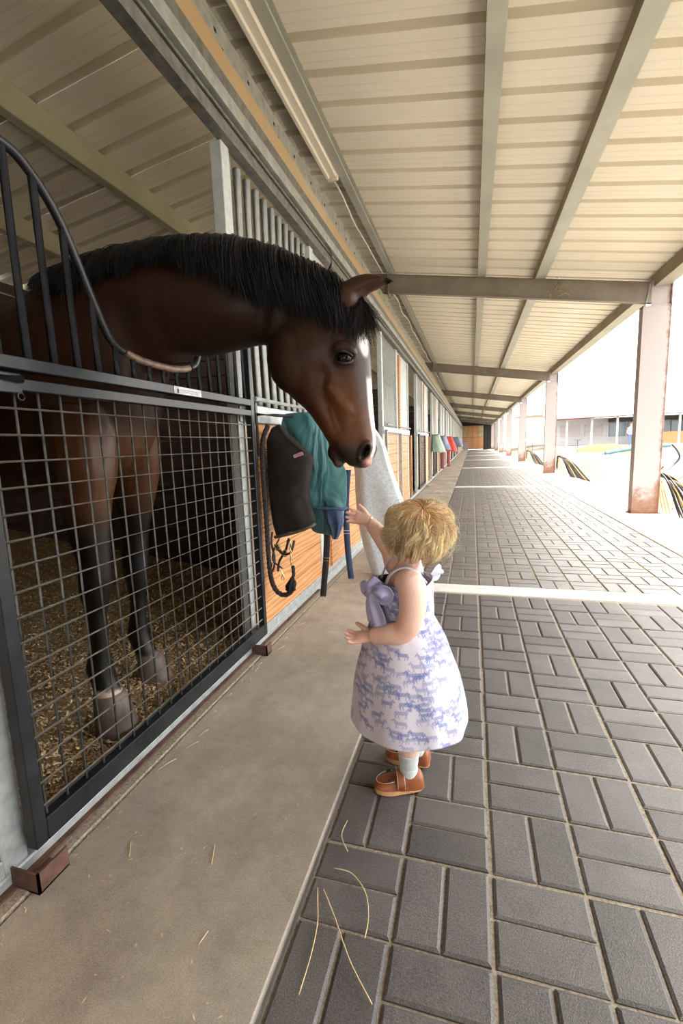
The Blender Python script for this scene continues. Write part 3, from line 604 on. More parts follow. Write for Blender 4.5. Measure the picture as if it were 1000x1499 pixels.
for s in (-1, 1):
    Y0 = .42; side = sstep((co[:, 1] - Y0) * s, -.0, .02)
    P = lambda x, y, z: np.array((x, Y0 + s * y, z))
    g = lambda d, w: np.exp(-(d / w) ** 2)
    # eye socket, facial crest, cheek edge, veins, mouth, nostril
    d = np.linalg.norm((co - P(-.403, .094, 1.240)) * [1, .6, 1.25], axis=1); push(-.010, g(d, .026) * side)
    push(.006, g(segdist(co, [P(-.375, .08, 1.268), P(-.405, .09, 1.272), P(-.435, .09, 1.258)]), .012) * side)
    push(.009, g(segdist(co, [P(-.455, .075, 1.165), P(-.430, .065, 1.130), P(-.405, .06, 1.095)]), .015) * side)
    push(-.009, g(segdist(co, [P(-.470, .09, 1.20), P(-.475, .08, 1.14), P(-.455, .07, 1.09), P(-.43, .055, 1.04)]), .020) * side)
    push(.0035, g(segdist(co, [P(-.42, .065, 1.115), P(-.395, .06, 1.09), P(-.375, .05, 1.05)]), .006) * side)
    push(.003, g(segdist(co, [P(-.455, .065, 1.10), P(-.44, .06, 1.05), P(-.41, .055, 1.01)]), .006) * side)
    push(-.006, g(segdist(co, [P(-.352, .06, 1.20), P(-.350, .05, 1.12), P(-.352, .045, 1.05)]) , .012) * side * 0)
    push(-.008, g(segdist(co, [P(-.662, .085, 1.35), P(-.640, .085, 1.42), P(-.56, .08, 1.47)]), .020) * side)
    push(-.006, g(segdist(co, [P(-.444, .045, 1.008), P(-.436, .045, .975), P(-.432, .035, .945), P(-.420, .02, .930)]), .0065) * side); push(-.006, g(segdist(co, [P(-.438, .045, .995), P(-.434, .045, .965), P(-.430, .035, .935), P(-.422, 0, .920)]), .005) * side)
    rl = co - np.array((-.355, .40 + s * .050, .970)); nd = np.sqrt(((rl[:, 0] * .88 - rl[:, 2] * .47) * 2.4) ** 2 + (rl[:, 1] * .6) ** 2 + (rl[:, 0] * .47 + rl[:, 2] * .88) ** 2)
    push(.005, g(nd - .030, .007) * side); push(-.024, sstep(-nd, -.026, -.008) * side, np.array((-.2, s * 1.0, .1))[None, :])
    # ear scoop
    b = P(-.40, .062, 1.40); tip = P(-.27, .06, 1.425)
    if s < 0: push(-.016, g(segdist(co, [(-.385, .352, 1.405), (-.33, .352, 1.412), (-.285, .36, 1.43)]), .015) * sstep(co[:, 0], -.365, -.33), np.array((0, -1, -.6))[None, :] * .8)
# muscles of neck, shoulder, forearm
push(.006, noise3(co, 9, 3) * sstep(-co[:, 0], .7, 1.0) * sstep(co[:, 2], .5, .8))
push(-.010, np.exp(-(segdist(co, [(-1.0, .30, 1.36), (-1.2, .24, 1.25), (-1.28, .22, 1.08)]) / .03) ** 2)); push(.008, np.exp(-(segdist(co, [(-.75, .33, 1.40), (-1.0, .30, 1.48), (-1.3, .24, 1.5)]) / .05) ** 2))
push(-.006, np.exp(-(segdist(co, [(-.72, .34, 1.345), (-.9, .33, 1.33), (-1.05, .30, 1.30)]) / .02) ** 2))
setco(hm, co)
x, y, z = co.T; n = noise3(co, 14, 1) * .5 + .5; n2 = noise3(co, 60, 2)
base = lerp((.034, .0125, .0065), (.062, .022, .010), n)
face = sstep(x, -.56, -.42) * (z < 1.50) * (x > -.62)
base = lerp(base, (.19, .068, .024), face * .8 * sstep(-z, -1.30, -1.10)); base = lerp(base, (.075, .030, .015), face * .6 * sstep(z, 1.2, 1.3))
base = lerp(base, (.018, .010, .008), np.exp(-((x + .35) / .03) ** 2) * face * sstep(z, 1.06, 1.12) * sstep(-z, -1.33, -1.27) * .6)
base = lerp(base, (.030, .015, .012), sstep(-z, -1.03, -.96) * (x > -.6))                       # dark muzzle
base = lerp(base, (.14, .056, .020), .6 * (x < -.98) * sstep(-z, -1.15, -1.0) * sstep(z, .62, .75) * sstep(x, -1.55, -1.35))  # brown forearms and chest
base = lerp(base, (.010, .008, .0075), (x < -.9) * sstep(-z, -.86, -.68))                       # black lower legs
wz = z + .012 * noise3(co, 40, 5)
base = lerp(base, (.46, .36, .28), (x > -1.36) * (x < -1.2) * (y < .34) * sstep(-wz, -.175, -.160))  # white coronet, near fore
base = lerp(base, (.20, .15, .11), (x > -1.6) * (x < -1.3) * (y > .5) * sstep(-wz, -.14, -.12))
base = lerp(base, (.012, .007, .006), np.exp(-(np.linalg.norm(co - np.array((-.403, .327, 1.240)), axis=1) / .030) ** 2))
for s in (-1, 1):
    rl = co - np.array((-.355, .40 + s * .046, .970)); nd = np.sqrt(((rl[:, 0] * .88 - rl[:, 2] * .47) * 2.4) ** 2 + (rl[:, 1] * .6) ** 2 + (rl[:, 0] * .47 + rl[:, 2] * .88) ** 2); base = lerp(base, (.008, .005, .005), sstep(-nd, -.034, -.022))
    base = lerp(base, (.012, .007, .006), .9 * np.exp(-(segdist(co, [(-.440, .40 + s * .045, 1.004), (-.434, .40 + s * .04, .965), (-.428, .40 + s * .03, .935)]) / .0055) ** 2))
cent = np.abs(y - (.405 + .02 * (z - 1.1)))                                                      # narrow blaze down the nose
bl = sstep(-cent, -.026, -.018) * (x > -.40) * sstep(z, .94, .96) * sstep(-z, -1.20, -1.17) * sstep(x, -.375, -.355); st = sstep(-np.hypot((y - .39) / .8, (z - 1.30) * .55), -.034, -.022) * (x > -.40)
base = lerp(base, (.72, .66, .62), np.clip(bl + st, 0, 1)); base = lerp(base, (.45, .24, .22), sstep(-z, -.962, -.945) * sstep(x, -.372, -.350))
base = lerp(base, (.20, .13, .10), np.exp(-(np.linalg.norm(co - np.array((-.440, .375, .935)), axis=1) / .012) ** 2))
ear = (z > 1.37) & (x > -.39) & (y < .39); base = lerp(base, (.30, .18, .12), ear * sstep(-(z - (1.390 + (x + .39) * .36)), -.012, -.003) * sstep(x, -.352, -.33) * .85)
base = lerp(base, (.010, .007, .007), ((x > -.285) & (z > 1.40)) * 1.0)
base = lerp(base, (.018, .008, .005), .75 * sstep(-x, .56, .64) * sstep(-z, -1.42, -1.30) * (x > -.95) * (z > 1.1))  # shade on the jowl and throat painted into the coat
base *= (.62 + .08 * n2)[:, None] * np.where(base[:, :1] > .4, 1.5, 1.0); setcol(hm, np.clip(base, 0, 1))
horse = thing('horse', 'dark bay horse reaching its neck over the stall door towards the child', 'horse', (-1.7, .42, 0))
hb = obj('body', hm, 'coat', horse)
for s in (-1, 1):
    bm = bmesh.new(); ellipsoid(bm, (-.404, .42 + s * .082, 1.240), (.021, .014, .017), seg=24); e = obj('eye', bm, 'eye', horse, smooth=True)
    for q, (zo, th0, th1, nm) in enumerate(((.002, .05, PI - .05, 'upper_eyelid'), (-.001, PI + .1, 2 * PI - .1, 'lower_eyelid'))):
        pts = [(-.404 + .026 * math.cos(a), .42 + s * (.0975 - .012 * abs(math.cos(a))), 1.240 + zo + .0155 * math.sin(a) - .004 * math.cos(a)) for a in np.linspace(th0, th1, 14)]
        M.setdefault('lid', mottled('dark_eyelid', (.010, .007, .006), (.02, .013, .010), 30, .4)); obj(nm, tb(pts, [.0022 + .0028 * math.sin(PI * i / 13) for i in range(14)], 8), 'lid', e, smooth=True, loc=(0, 0, 0))
for (hx, hy, z1, rx, lab) in ((-1.290, .25, .150, .054, 'grey-brown hoof with a white coronet'), (-1.392, .59, .118, .053, None), (-2.81, .27, .10, .052, None), (-2.81, .57, .10, .052, None)):
    b = bmesh.new(); loft(b, zrings([(hx, hy, z1, rx, rx * .92), (hx + .010, hy, z1 - .05, rx * 1.18, rx * 1.08), (hx + .022, hy, .012, rx * 1.42, rx * 1.28), (hx + .022, hy, .006, rx * 1.40, rx * 1.26)], 3, 24)); obj('hoof', b, 'hoof', horse, smooth=True, label=lab)
# mane: strands from the crest falling down the near side
crest = np.array([(-1.62, 1.560), (-1.431, 1.604), (-1.30, 1.634), (-1.15, 1.648), (-1.0, 1.652), (-.874, 1.644), (-.766, 1.626), (-.652, 1.587), (-.553, 1.540), (-.47, 1.492), (-.43, 1.470)])
hwid = np.array([.235, .215, .185, .150, .118, .104, .096, .088, .082, .072, .066]); cx = crest[:, 0]
def mane(N, side, rad, seed, lmul=1.0, spread=1.0):
    r = np.random.default_rng(seed); K = 11; X0 = r.uniform(-1.44, -.44, N); Zc = np.interp(X0, cx, crest[:, 1]); Wd = np.interp(X0, cx, hwid)
    clump = np.sin(X0 * 95 + 2 * np.sin(X0 * 31)) ; L = (.085 + .035 * sstep(X0, -1.45, -1.25) + .125 * sstep(X0, -1.02, -.66)) * lmul * (1 + .10 * clump + r.normal(0, .09, N)) * 1.0
    t = np.linspace(0, 1, K)[None, :]; ln = L[:, None] * t; Wn = (Wd * .93)[:, None]; lift = r.uniform(.003, .014, N)[:, None]
    ang = np.clip(ln / .105, 0, 1.45); yy = Wn * np.sin(ang) * 1.0; zz = Wn * 1.25 * (1 - np.cos(ang)) ; over = np.maximum(ln - .105 * 1.45, 0); zz = zz + over * 1.0; yy = yy + over * .04
    P = np.empty((N, K, 3)); P[..., 0] = X0[:, None] + (.10 + .10 * sstep(X0, -1.0, -.6)[:, None]) * ln + .010 * clump[:, None] * t ** 2 + r.normal(0, .010, N)[:, None] * t * spread + .004 * np.sin(t * 7 + X0[:, None] * 60)
    P[..., 1] = .42 + side * (yy + lift * np.sin(PI * np.minimum(t * 1.2, 1) * .5) * 1.6) + r.normal(0, .008, N)[:, None] * (1 - t) ; P[..., 2] = Zc[:, None] + .006 + r.uniform(0, .006, N)[:, None] - zz + lift * .6
    cols = lerp((.005, .005, .006), (.040, .038, .046), r.random(N) ** 2.5)[:, None, :] * np.ones((1, K, 1)); rd = rad * (1 - .75 * t ** 2) * np.ones((N, 1)); return P, rd, cols  # a few paler bluish strands paint sheen into the hair colour
P, rd, c = mane(5200, -1, .0017, 11); P2, rd2, c2 = mane(900, 1, .0020, 12, .8)
r = np.random.default_rng(5); N = 420; X0 = r.uniform(-1.5, -.5, N); Zc = np.interp(X0, cx, crest[:, 1]); t = np.linspace(0, 1, 11)[None, :]     # short wisps standing on the crest
P3 = np.stack([X0[:, None] + r.normal(-.012, .018, N)[:, None] * t, .42 + r.normal(0, .015, N)[:, None] - .012 * t, Zc[:, None] + .004 + r.uniform(.008, .026, N)[:, None] * t * (1.3 - .5 * t)], -1); c3 = np.full((N, 11, 3), .012)
strands('mane', np.concatenate([P, P2, P3]), np.concatenate([rd, rd2, np.full((N, 11), .0009)]), np.concatenate([c, c2, c3]), 'hair_h', horse)
# forelock over the forehead
r = np.random.default_rng(21); N = 1100; K = 10; t = np.linspace(0, 1, K)[None, :]; u = r.random(N)[:, None]
st = np.stack([-.440 + .045 * r.random(N), .42 + r.normal(0, .022, N), 1.468 - .03 * r.random(N)], 1)
en = np.stack([-.400 + .075 * u[:, 0] + r.normal(0, .008, N), .345 + .06 * u[:, 0] + r.normal(0, .012, N), 1.30 + .03 * u[:, 0] + r.normal(0, .022, N)], 1)
md = np.stack([-.372 + .03 * u[:, 0] + r.normal(0, .006, N), .352 + .05 * u[:, 0] + r.normal(0, .01, N), 1.405 + r.normal(0, .012, N)], 1)
P = ((1 - t) ** 2)[..., None] * st[:, None] + (2 * t * (1 - t))[..., None] * md[:, None] + (t ** 2)[..., None] * en[:, None]; P[..., 0] += .004 * np.sin(t * 6 + u * 9)
fly = r.random(N) < .06; P[fly, :, 0] += (.05 * r.random(fly.sum()))[:, None] * t ** 1.5
strands('forelock', P, .0013 * (1 - .8 * t) * np.ones((N, 1)), np.repeat(lerp((.007, .006, .007), (.028, .022, .022), r.random(N))[:, None], K, 1), 'hair_h', horse)
# a few hairs curling up behind the ears
N = 9; t = np.linspace(0, 1, 14)[None, :]; a = r.random(N)[:, None]
P = np.stack([-.47 - .02 * a + .028 * np.sin(t * 3) + (a - .5) * .03 * t, .40 + 0 * t + .02 * a, 1.49 + (.05 + .05 * a) * t], -1); strands('forelock', P, .0009 * (1 - .6 * t) * np.ones((N, 1)), np.full((N, 14, 3), .01), 'hair_h', horse)
N = 700; t = np.linspace(0, 1, 12)[None, :]; P = np.stack([-3.12 - .06 * t + r.normal(0, .03, N)[:, None] * t, .42 + r.normal(0, .035, N)[:, None] * (.3 + t), 1.36 - (1.0 + r.uniform(-.1, .1, N)[:, None]) * t], -1)
strands('tail', P, .0022 * (1 - .6 * t) * np.ones((N, 1)), np.full((N, 12, 3), .01), 'hair_h', horse)
# ============================================================ THINGS ON THE WALL
rk = thing('rug_rack', 'black steel swing arm rack hooked over the stall rail', 'rack', (-1.05, 1.10, 1.15))
obj('hook', bx(-1.066, -1.060, 1.085, 1.105, .95, 1.235), 'black', rk); obj('hook_top', bx(-1.10, -1.060, 1.085, 1.105, 1.232, 1.238), 'black', rk)
obj('arm', tb([(-1.060, 1.095, 1.155), (-1.02, 1.20, 1.155), (-.95, 1.305, 1.150), (-.88, 1.315, 1.148)], .008, 8), 'black', rk, smooth=True)
def drape(name, secs, y, mt, label=None, cat=None, parent=None, fold=.012, k=6, n=64, seed=3, group=None, cap=True, e=.8, closed_bottom=True):
    K = crom([list(a) + list(b) + [w] for a, b, w in [((q[0], 0, q[1]), (q[2], 0, q[3]), q[4]) for q in secs]], k); rr = []; r = np.random.default_rng(seed); ph = r.uniform(0, 6.28, 5); fr = r.integers(2, 7, 5)
    for i, q in enumerate(K):
        T, B, w = q[:3], q[3:6], q[6]; c = (T + B) / 2; v = (T - B) / 2; am = fold * min(1, i / (len(K) * .35)); ring = []
        for j in range(n):
            a = 2 * PI * j / n; off = sum(math.sin(fr[h] * a + ph[h] + i * .05 * (h - 2)) for h in range(5)) / 3 * am
            ring.append((c[0] + v[0] * sgp(math.cos(a), e) + off * math.cos(a) * .6, y + (w + off) * sgp(math.sin(a), e), c[2] + v[2] * math.cos(a) + .3 * off))
        rr.append(ring)
    bm = bmesh.new(); loft(bm, rr, cap=cap); bmesh.ops.recalc_face_normals(bm, faces=bm.faces); return obj(name, bm, mt, parent, smooth=True, label=label, cat=cat, group=group)
rug = drape('horse_rug', [(-1.00, 1.168, -.90, 1.172, .012), (-1.02, 1.155, -.865, 1.162, .030), (-1.04, 1.09, -.812, 1.09, .045), (-1.045, 1.02, -.765, 1.018, .052), (-1.045, .93, -.716, .929, .058), (-1.045, .86, -.680, .857, .060), (-1.045, .78, -.678, .78, .060), (-1.04, .71, -.682, .70, .058), (-1.03, .66, -.698, .657, .050), (-1.0, .655, -.73, .66, .030)], 1.33, 'green_can', 'teal green canvas horse rug folded over the rack beside the stall door', 'rug', fold=.022, seed=17)
tr = drape('lining', [(-.93, .70, -.72, .70, .035), (-.915, .64, -.70, .645, .045), (-.90, .58, -.71, .575, .040), (-.88, .54, -.735, .525, .030), (-.85, .525, -.76, .51, .012)], 1.335, 'green_can', fold=.012, parent=rug, seed=8)
tr.location = (0, 0, 0); tr['label'] = 'lower rolled flap of the rug'
for n, secs, y, mt in (('lining', [(-.80, .66, -.705, .66, .03), (-.79, .60, -.695, .60, .034), (-.77, .55, -.71, .55, .025), (-.76, .50, -.735, .50, .010)], 1.30, 'navy'),):
    o = drape(n, secs, y, mt, parent=rug, fold=.006, seed=4); o.location = (0, 0, 0); o['label'] = 'dark navy lining flap'
o = obj('hem_binding', tb(crom([(-1.03, 1.268, .668), (-.90, 1.262, .672), (-.76, 1.268, .668), (-.700, 1.295, .660), (-.690, 1.34, .664)], 5), .008, 6), 'navy', rug, smooth=True, loc=(0, 0, 0))
def strap(name, pts, w, mt, lab, cat=None, parent=None, group=None, buckles=(), y_off=0, buck='brass'):
    P = crom(pts, 5); G = []
    for p in P: G.append([(p[0] - w / 2, p[1], p[2]), (p[0], p[1] - .0012, p[2]), (p[0] + w / 2, p[1], p[2])])
    me = gridmesh(name, G); o = obj(name, me, mt, parent, label=lab, cat=cat, group=group, loc=(0, 0, 0)); solid(o, .003)
    for t in buckles:
        i = min(int(t * (len(P) - 1)), len(P) - 1); p = P[i]
        for dz in (.008, -.008): obj('buckle', bx(p[0] - w / 2 - .003, p[0] + w / 2 + .003, p[1] - .005, p[1] + .003, p[2] + dz - .002, p[2] + dz + .002), buck, o, loc=(0, 0, 0))
    p = P[-1]; obj('strap_end', tb([(p[0] - w * .4, p[1], p[2] - .004), (p[0] + w * .4, p[1], p[2] - .004)], .004, 6), 'chrome', o, loc=(0, 0, 0)); obj('snap_hook', tb([(p[0], p[1], p[2] - .004), (p[0], p[1], p[2] - .022)], .004, 6), 'brass', o, loc=(0, 0, 0))
    return o
strap('strap', [(-.815, 1.36, .60), (-.818, 1.38, .50), (-.835, 1.40, .36), (-.850, 1.40, .24), (-.862, 1.40, .142)], .036, 'blackweb', 'black webbing surcingle strap', parent=rug, buckles=(.5,))
strap('strap', [(-.690, 1.40, .86), (-.708, 1.41, .72), (-.712, 1.41, .58), (-.706, 1.40, .42), (-.692, 1.40, .255)], .034, 'navy', 'navy webbing surcingle strap with two white keepers', parent=rug, buckles=(.62,), buck='white_paint')
# black mask / hood with pink label
bag = drape('fly_mask', [(-1.03, 1.085, -.985, 1.108, .015), (-1.055, 1.03, -.925, 1.045, .038), (-1.058, .98, -.865, .992, .048), (-1.060, .925, -.812, .935, .055), (-1.060, .885, -.820, .895, .058), (-1.060, .82, -.832, .832, .056), (-1.058, .745, -.845, .756, .054), (-1.052, .67, -.832, .682, .056), (-1.045, .60, -.815, .628, .054), (-1.03, .535, -.818, .600, .046)], 1.19, 'black_can', 'black canvas horse head mask with a small pink label, hanging on the rack', 'mask', fold=.006, seed=6)
def onbag(z, x): return 1.19 - .060
obj('rim_binding', tb(crom([(-.818, 1.19, .600), (-.83, 1.150, .592), (-.90, 1.139, .566), (-.98, 1.141, .545), (-1.03, 1.16, .532)], 5), .0085, 8), mottled('brown_binding', (.05, .038, .028), (.09, .07, .055), 40, .8), bag, smooth=True)
for pts in ([(-.812, 1.185, .935), (-.86, 1.137, .925), (-.95, 1.130, .890), (-1.04, 1.142, .842)], [(-.845, 1.185, .757), (-.87, 1.140, .750), (-.95, 1.134, .722), (-1.03, 1.142, .700)], [(-.985, 1.178, 1.105), (-.935, 1.152, 1.04), (-.87, 1.150, .985), (-.815, 1.185, .937)]): obj('seam', tb(crom(pts, 5), .0028, 6), 'black_can', bag, smooth=True)
M['pink'] = NT('pink_label_cloth').out((.62, .35, .38), .8); M['red_ink'] = NT('red_ink').out((.35, .05, .08), .8)
lbm = bmesh.new(); LB = [(-.888, 1.1275, .938), (-.838, 1.128, .953), (-.846, 1.1275, .968), (-.893, 1.127, .952)]; lbm.faces.new([lbm.verts.new(p) for p in LB]); lab = obj('label', lbm, 'pink', bag, label='small pink woven label'); solid(lab, .0015)
bm = bmesh.new()
for i in range(7):
    a = np.array(LB[0]) * (1 - (i + .7) / 8.2) + np.array(LB[1]) * ((i + .7) / 8.2); b = a + (-.004, -.0008, .0085); bb = b + (.0035, 0, .001); aa = a + (.0035, 0, .001); bm.faces.new([bm.verts.new(tuple(q + np.array((-.0008, -.0016, .003)))) for q in (a, aa, bb, b)])
o = obj('lettering', bm, 'red_ink', lab, loc=(0, 0, 0))
# halter of dark leather with brass fittings
ht = thing('halter', 'dark leather halter with brass rings hanging under the black mask', 'halter', (-1.0, 1.17, .5))
lw = lambda pts, r=.007, mt='leather', n='strap': obj(n, tb(crom(pts, 5), r * 1.5, 6, flat=.45), mt, ht, smooth=True)
lw([(-1.04, 1.15, .56), (-1.045, 1.145, .50), (-1.03, 1.14, .44), (-1.035, 1.14, .38), (-1.055, 1.145, .34)]); lw([(-1.0, 1.15, .53), (-1.03, 1.14, .47), (-1.035, 1.13, .415), (-.985, 1.13, .375)]); lw([(-.95, 1.15, .53), (-.965, 1.14, .47), (-1.0, 1.13, .41), (-1.01, 1.13, .36)], .008); lw([(-1.02, 1.135, .50), (-.98, 1.13, .455), (-.935, 1.13, .46), (-.915, 1.14, .52)], .009, 'leather', 'noseband')
lw([(-1.045, 1.14, .40), (-1.06, 1.13, .33), (-1.045, 1.13, .27), (-1.02, 1.13, .245)], .008)
for c in ((-1.005, 1.128, .485), (-.965, 1.128, .455)): obj('ring', tb([(c[0] + .013 * math.cos(a), c[1], c[2] + .017 * math.sin(a)) for a in np.linspace(0, 2 * PI, 17)], .0028, 6), 'brass', ht, smooth=True)
lw([(-.99, 1.125, .372), (-.985, 1.125, .352), (-.975, 1.125, .335)], .004, 'brass', 'snap_hook'); obj('snap_hook', tb([(-.982 + .007 * math.cos(a), 1.125, .325 + .014 * math.sin(a)) for a in np.linspace(-1, 4.2, 14)], .0028, 6), 'brass', ht, smooth=True)
# thick plaited lead rope
def plait(name, path, R, rs, par, turns=90):
    P = crom(path, 26); L = np.concatenate([[0], np.cumsum(np.linalg.norm(np.diff(P, axis=0), axis=1))]); T = np.gradient(P, axis=0); T /= np.linalg.norm(T, axis=1)[:, None]; A = np.cross(T, (.1, 1, .1)); A /= np.linalg.norm(A, axis=1)[:, None]; B = np.cross(T, A)
    for h in range(3):
        w = L * turns + h * 2 * PI / 3; Q = P + A * (np.cos(w) * R)[:, None] + B * (np.sin(w) * R)[:, None]; obj(name, tb(Q, rs, 6), 'rope', par, smooth=True)
rp = thing('lead_rope', 'thick black plaited lead rope looping below the mask, ending in a tassel', 'rope', (-1.03, 1.13, .6))
plait('strand', [(-1.02, 1.13, 1.10), (-1.050, 1.125, 1.03), (-1.058, 1.12, .90), (-1.056, 1.12, .75), (-1.054, 1.12, .60), (-1.052, 1.115, .46), (-1.046, 1.115, .34), (-1.025, 1.115, .268), (-.99, 1.115, .240), (-.955, 1.115, .244), (-.925, 1.115, .275), (-.917, 1.115, .315)], .006, .0075, rp)
r = np.random.default_rng(9); N = 260; t = np.linspace(0, 1, 7)[None, :]; a = r.uniform(0, 6.28, N)[:, None]; P = np.stack([-.920 + (.004 + .026 * t) * np.cos(a) * r.uniform(.3, 1, (N, 1)) - .018 * t, 1.112 + (.004 + .022 * t) * np.sin(a) * r.uniform(.3, 1, (N, 1)), .345 - .075 * t * r.uniform(.7, 1.1, (N, 1))], -1)
strands('tassel', P, .0022, np.full((N, 7, 3), .012), 'hair_h', rp); plait('whipping', [(-.918, 1.113, .395), (-.917, 1.113, .37), (-.918, 1.113, .34)], .004, .006, rp)
obj('chain', tb([(-.928 + .004 * math.sin(i * 1.8), 1.113, .40 + .009 * i) for i in range(11)], .0035, 6), 'brass', rp, smooth=True); obj('swivel', tb([(-.926, 1.113, .49), (-.930, 1.12, .53)], .005, 6), 'chrome', rp, smooth=True)
# big grey rug sweeping out from the wall beyond
drape('horse_rug', [(-1.02, 1.175, -.80, 1.175, .015), (-.99, 1.13, -.74, 1.12, .05), (-.93, 1.0, -.665, 1.0, .07), (-.885, .82, -.615, .82, .08), (-.880, .64, -.56, .66, .085), (-.868, .46, -.50, .48, .09), (-.842, .28, -.45, .30, .09), (-.81, .14, -.41, .16, .09), (-.775, .02, -.38, .03, .09)], 2.32, 'grey_rug', 'large pale grey felt rug hanging to the ground behind the reaching child', 'rug', fold=.02, seed=12)
obj('rug_rack', tb([(-1.06, 2.32, 1.165), (-.78, 2.32, 1.165)], .009, 8), 'black', smooth=True, label='black rack arm carrying the large grey rug', cat='rack')
# rugs on far stalls
M['palegreen'] = mottled('pale_green_canvas', (.30, .42, .32), (.42, .54, .42), 5, .8); M['bluerug'] = mottled('slate_blue_rug', (.14, .20, .32), (.30, .33, .45), 4, .8); M['redrug'] = mottled('red_rug', (.55, .05, .05), (.68, .10, .09), 4, .8); M['maroon'] = mottled('maroon_check', (.20, .04, .05), (.32, .10, .10), 30, .8); M['navyrug'] = mottled('dark_grey_rug', (.07, .08, .11), (.16, .18, .24), 4, .8)
def far_rug(y, mt, lab, x1=.86, z0=.72, xe=.70, extra=None, seed=1):
    o = drape('horse_rug', [(-1.06, 1.16, -x1, 1.18, .05), (-1.06, 1.12, -x1 + .01, 1.14, .10), (-1.07, .98, -x1 + (x1 - xe) * .4, .98, .13), (-1.07, .85, -x1 + (x1 - xe) * .75, .85, .14), (-1.07, z0 + .02, -xe, z0, .15)], y, mt, lab, 'rug', fold=.02, k=4, n=32, seed=seed)
    rr = obj('rug_rack', tb([(-1.06, y, 1.17), (-x1, y, 1.18)], .01, 6), 'black', smooth=True, label='black rack arm under the ' + lab.split(' rug')[0] + ' rug', cat='rack'); return o
far_rug(11.2, 'palegreen', 'pale green rug on the first rack down the aisle', seed=2); far_rug(14.4, 'bluerug', 'slate blue rug beyond the pale green one', seed=3)
far_rug(17.6, 'redrug', 'bright red rug down the aisle', .80, .60, .62, seed=4); far_rug(21.0, 'navyrug', 'dark grey rug beyond the red one', .66, .72, .5, seed=5)
far_rug(24.5, 'bluerug', 'last greyish blue rug before the end of the aisle', .66, .7, .5, seed=6)
strap('legging', [(-.98, 14.2, .64), (-.97, 14.2, .4), (-.97, 14.2, .12)], .12, 'maroon', 'maroon checked bandage hanging below the slate blue rug', 'bandage'); strap('legging', [(-.93, 17.50, .70), (-.92, 17.42, .38), (-.93, 17.42, .012)], .10, 'maroon', 'maroon bandage hanging below the bright red rug', 'bandage')
# black door leaves of the farther stalls
for i, yc in enumerate([4.5 + 3.55 * k for k in range(0, 9)]):
    word = ['second', 'third', 'fourth', 'fifth', 'sixth', 'seventh', 'eighth', 'ninth', 'tenth'][i]
    t = thing('stall_door', 'black-framed sliding door slid open at the %s stall down the aisle' % word, 'door', (-1.045, yc + .6, .07)); y0 = yc + .05
    if i == 0: continue_leaf = 'galv'
    mt = 'black'
    for n, b in (('stile', bx(-1.062, -1.03, y0 - .03, y0, .07, 1.14)), ('stile', bx(-1.062, -1.03, y0 + 1.15, y0 + 1.18, .07, 1.14)), ('bottom_rail', bx(-1.062, -1.03, y0, y0 + 1.15, .07, .12)), ('top_rail', bx(-1.062, -1.03, y0, y0 + 1.15, 1.13, 1.16))): obj(n, b, mt if i else 'galv', t)
    bm = bmesh.new()
    for j in range(1, 19): box(bm, -1.048, -1.044, y0 + j * .0605, y0 + j * .0605 + .004, .12, 1.13)
    for j in range(1, 17): box(bm, -1.048, -1.044, y0, y0 + 1.15, .12 + j * .0595, .124 + j * .0595)
    if i: obj('wire_mesh', bm, 'wire', t, kind='stuff')
    else: bm.free()
# basket at the end of the aisle
t = thing('crate', 'pale blue and white crate at the far end of the apron', 'crate', (-.85, 50.5, 0))
bm = bmesh.new()
for z in (0.0, .22, .44, .66): box(bm, -1.0, -.45, 50, 50.03, z + .005, z + .18); box(bm, -.48, -.45, 50, 50.9, z + .005, z + .18)
obj('slats', bm, 'galv', t); obj('contents', bx(-.98, -.5, 50.04, 50.86, .02, .9, bev=.05), 'maroon', t)
t = thing('concrete_block', 'low pale step at the foot of the dark timber upright', 'block', (-1.0, 9.6, 0)); obj('block', bx(-1.04, -.96, 9.3, 9.5, .006, .03, bev=.003), 'joint', t)

# ============================================================ HOSES AND YARD
def hose_bundle(y, lab, nb_, seed, k=1.0):
    t = thing('hose_bundle', lab, 'hose', (2.3, y, .5)); r = random.Random(seed)
    obj('hanger', tb([(2.22, y + .14, .52), (2.30, y + .12, .53), (2.33, y + .10, .58)], .010, 6), 'rust', t, smooth=True)
    for i in range(nb_):
        d = r.uniform(-.015, .015); q = i * .016; zt = .50 - .010 * (i % 5); lx = r.uniform(-.01, .01)
        P = [(2.235 + d, y + .12, .10 + r.uniform(0, .2)), (2.24 + d, y + .10, .38), (2.26 + d, y + .03 * k, zt), (2.285 + q * .5, y - (.10 + .3 * q) * k, zt - .05), (2.30 + q * .8 + lx, y - (.24 + q) * k, .30), (2.315 + q + lx, y - (.38 + 1.5 * q) * k, .12), (2.33 + q * 1.1, y - (.50 + 2 * q) * k, -.01)]
        y_ = i % 6 == 4; obj('hose', tb(crom(P, 6), (.010 if not y_ else .008) * (1 + .3 * (k > 1)), 7), 'yhose' if y_ else 'hose', t, smooth=True)
    for i in range(3): obj('hose', tb([(2.25 + .010 * i, y + .02 - .03 * i, .40), (2.26 + .015 * i, y - (.06 + .05 * i) * k, .2), (2.28 + .02 * i, y - (.12 + .06 * i) * k, .0)], .008, 6), 'yhose', t, smooth=True)
    return t
h = hose_bundle(5.72, 'black and orange-yellow hoses hung behind the nearest column', 14, 1)
obj('hose', tb(crom([(2.27, 5.72, .50), (2.40, 6.0, .50), (2.56, 6.2, .56), (2.66, 6.25, .66), (2.63, 6.25, .76), (2.56, 6.25, .85)], 8), .013, 8), 'hose', h, smooth=True)
hose_bundle(12.8, 'black hoses hung behind the second column', 13, 2, 2.6); hose_bundle(20.2, 'black hoses hung behind the third column', 12, 3, 4.0)
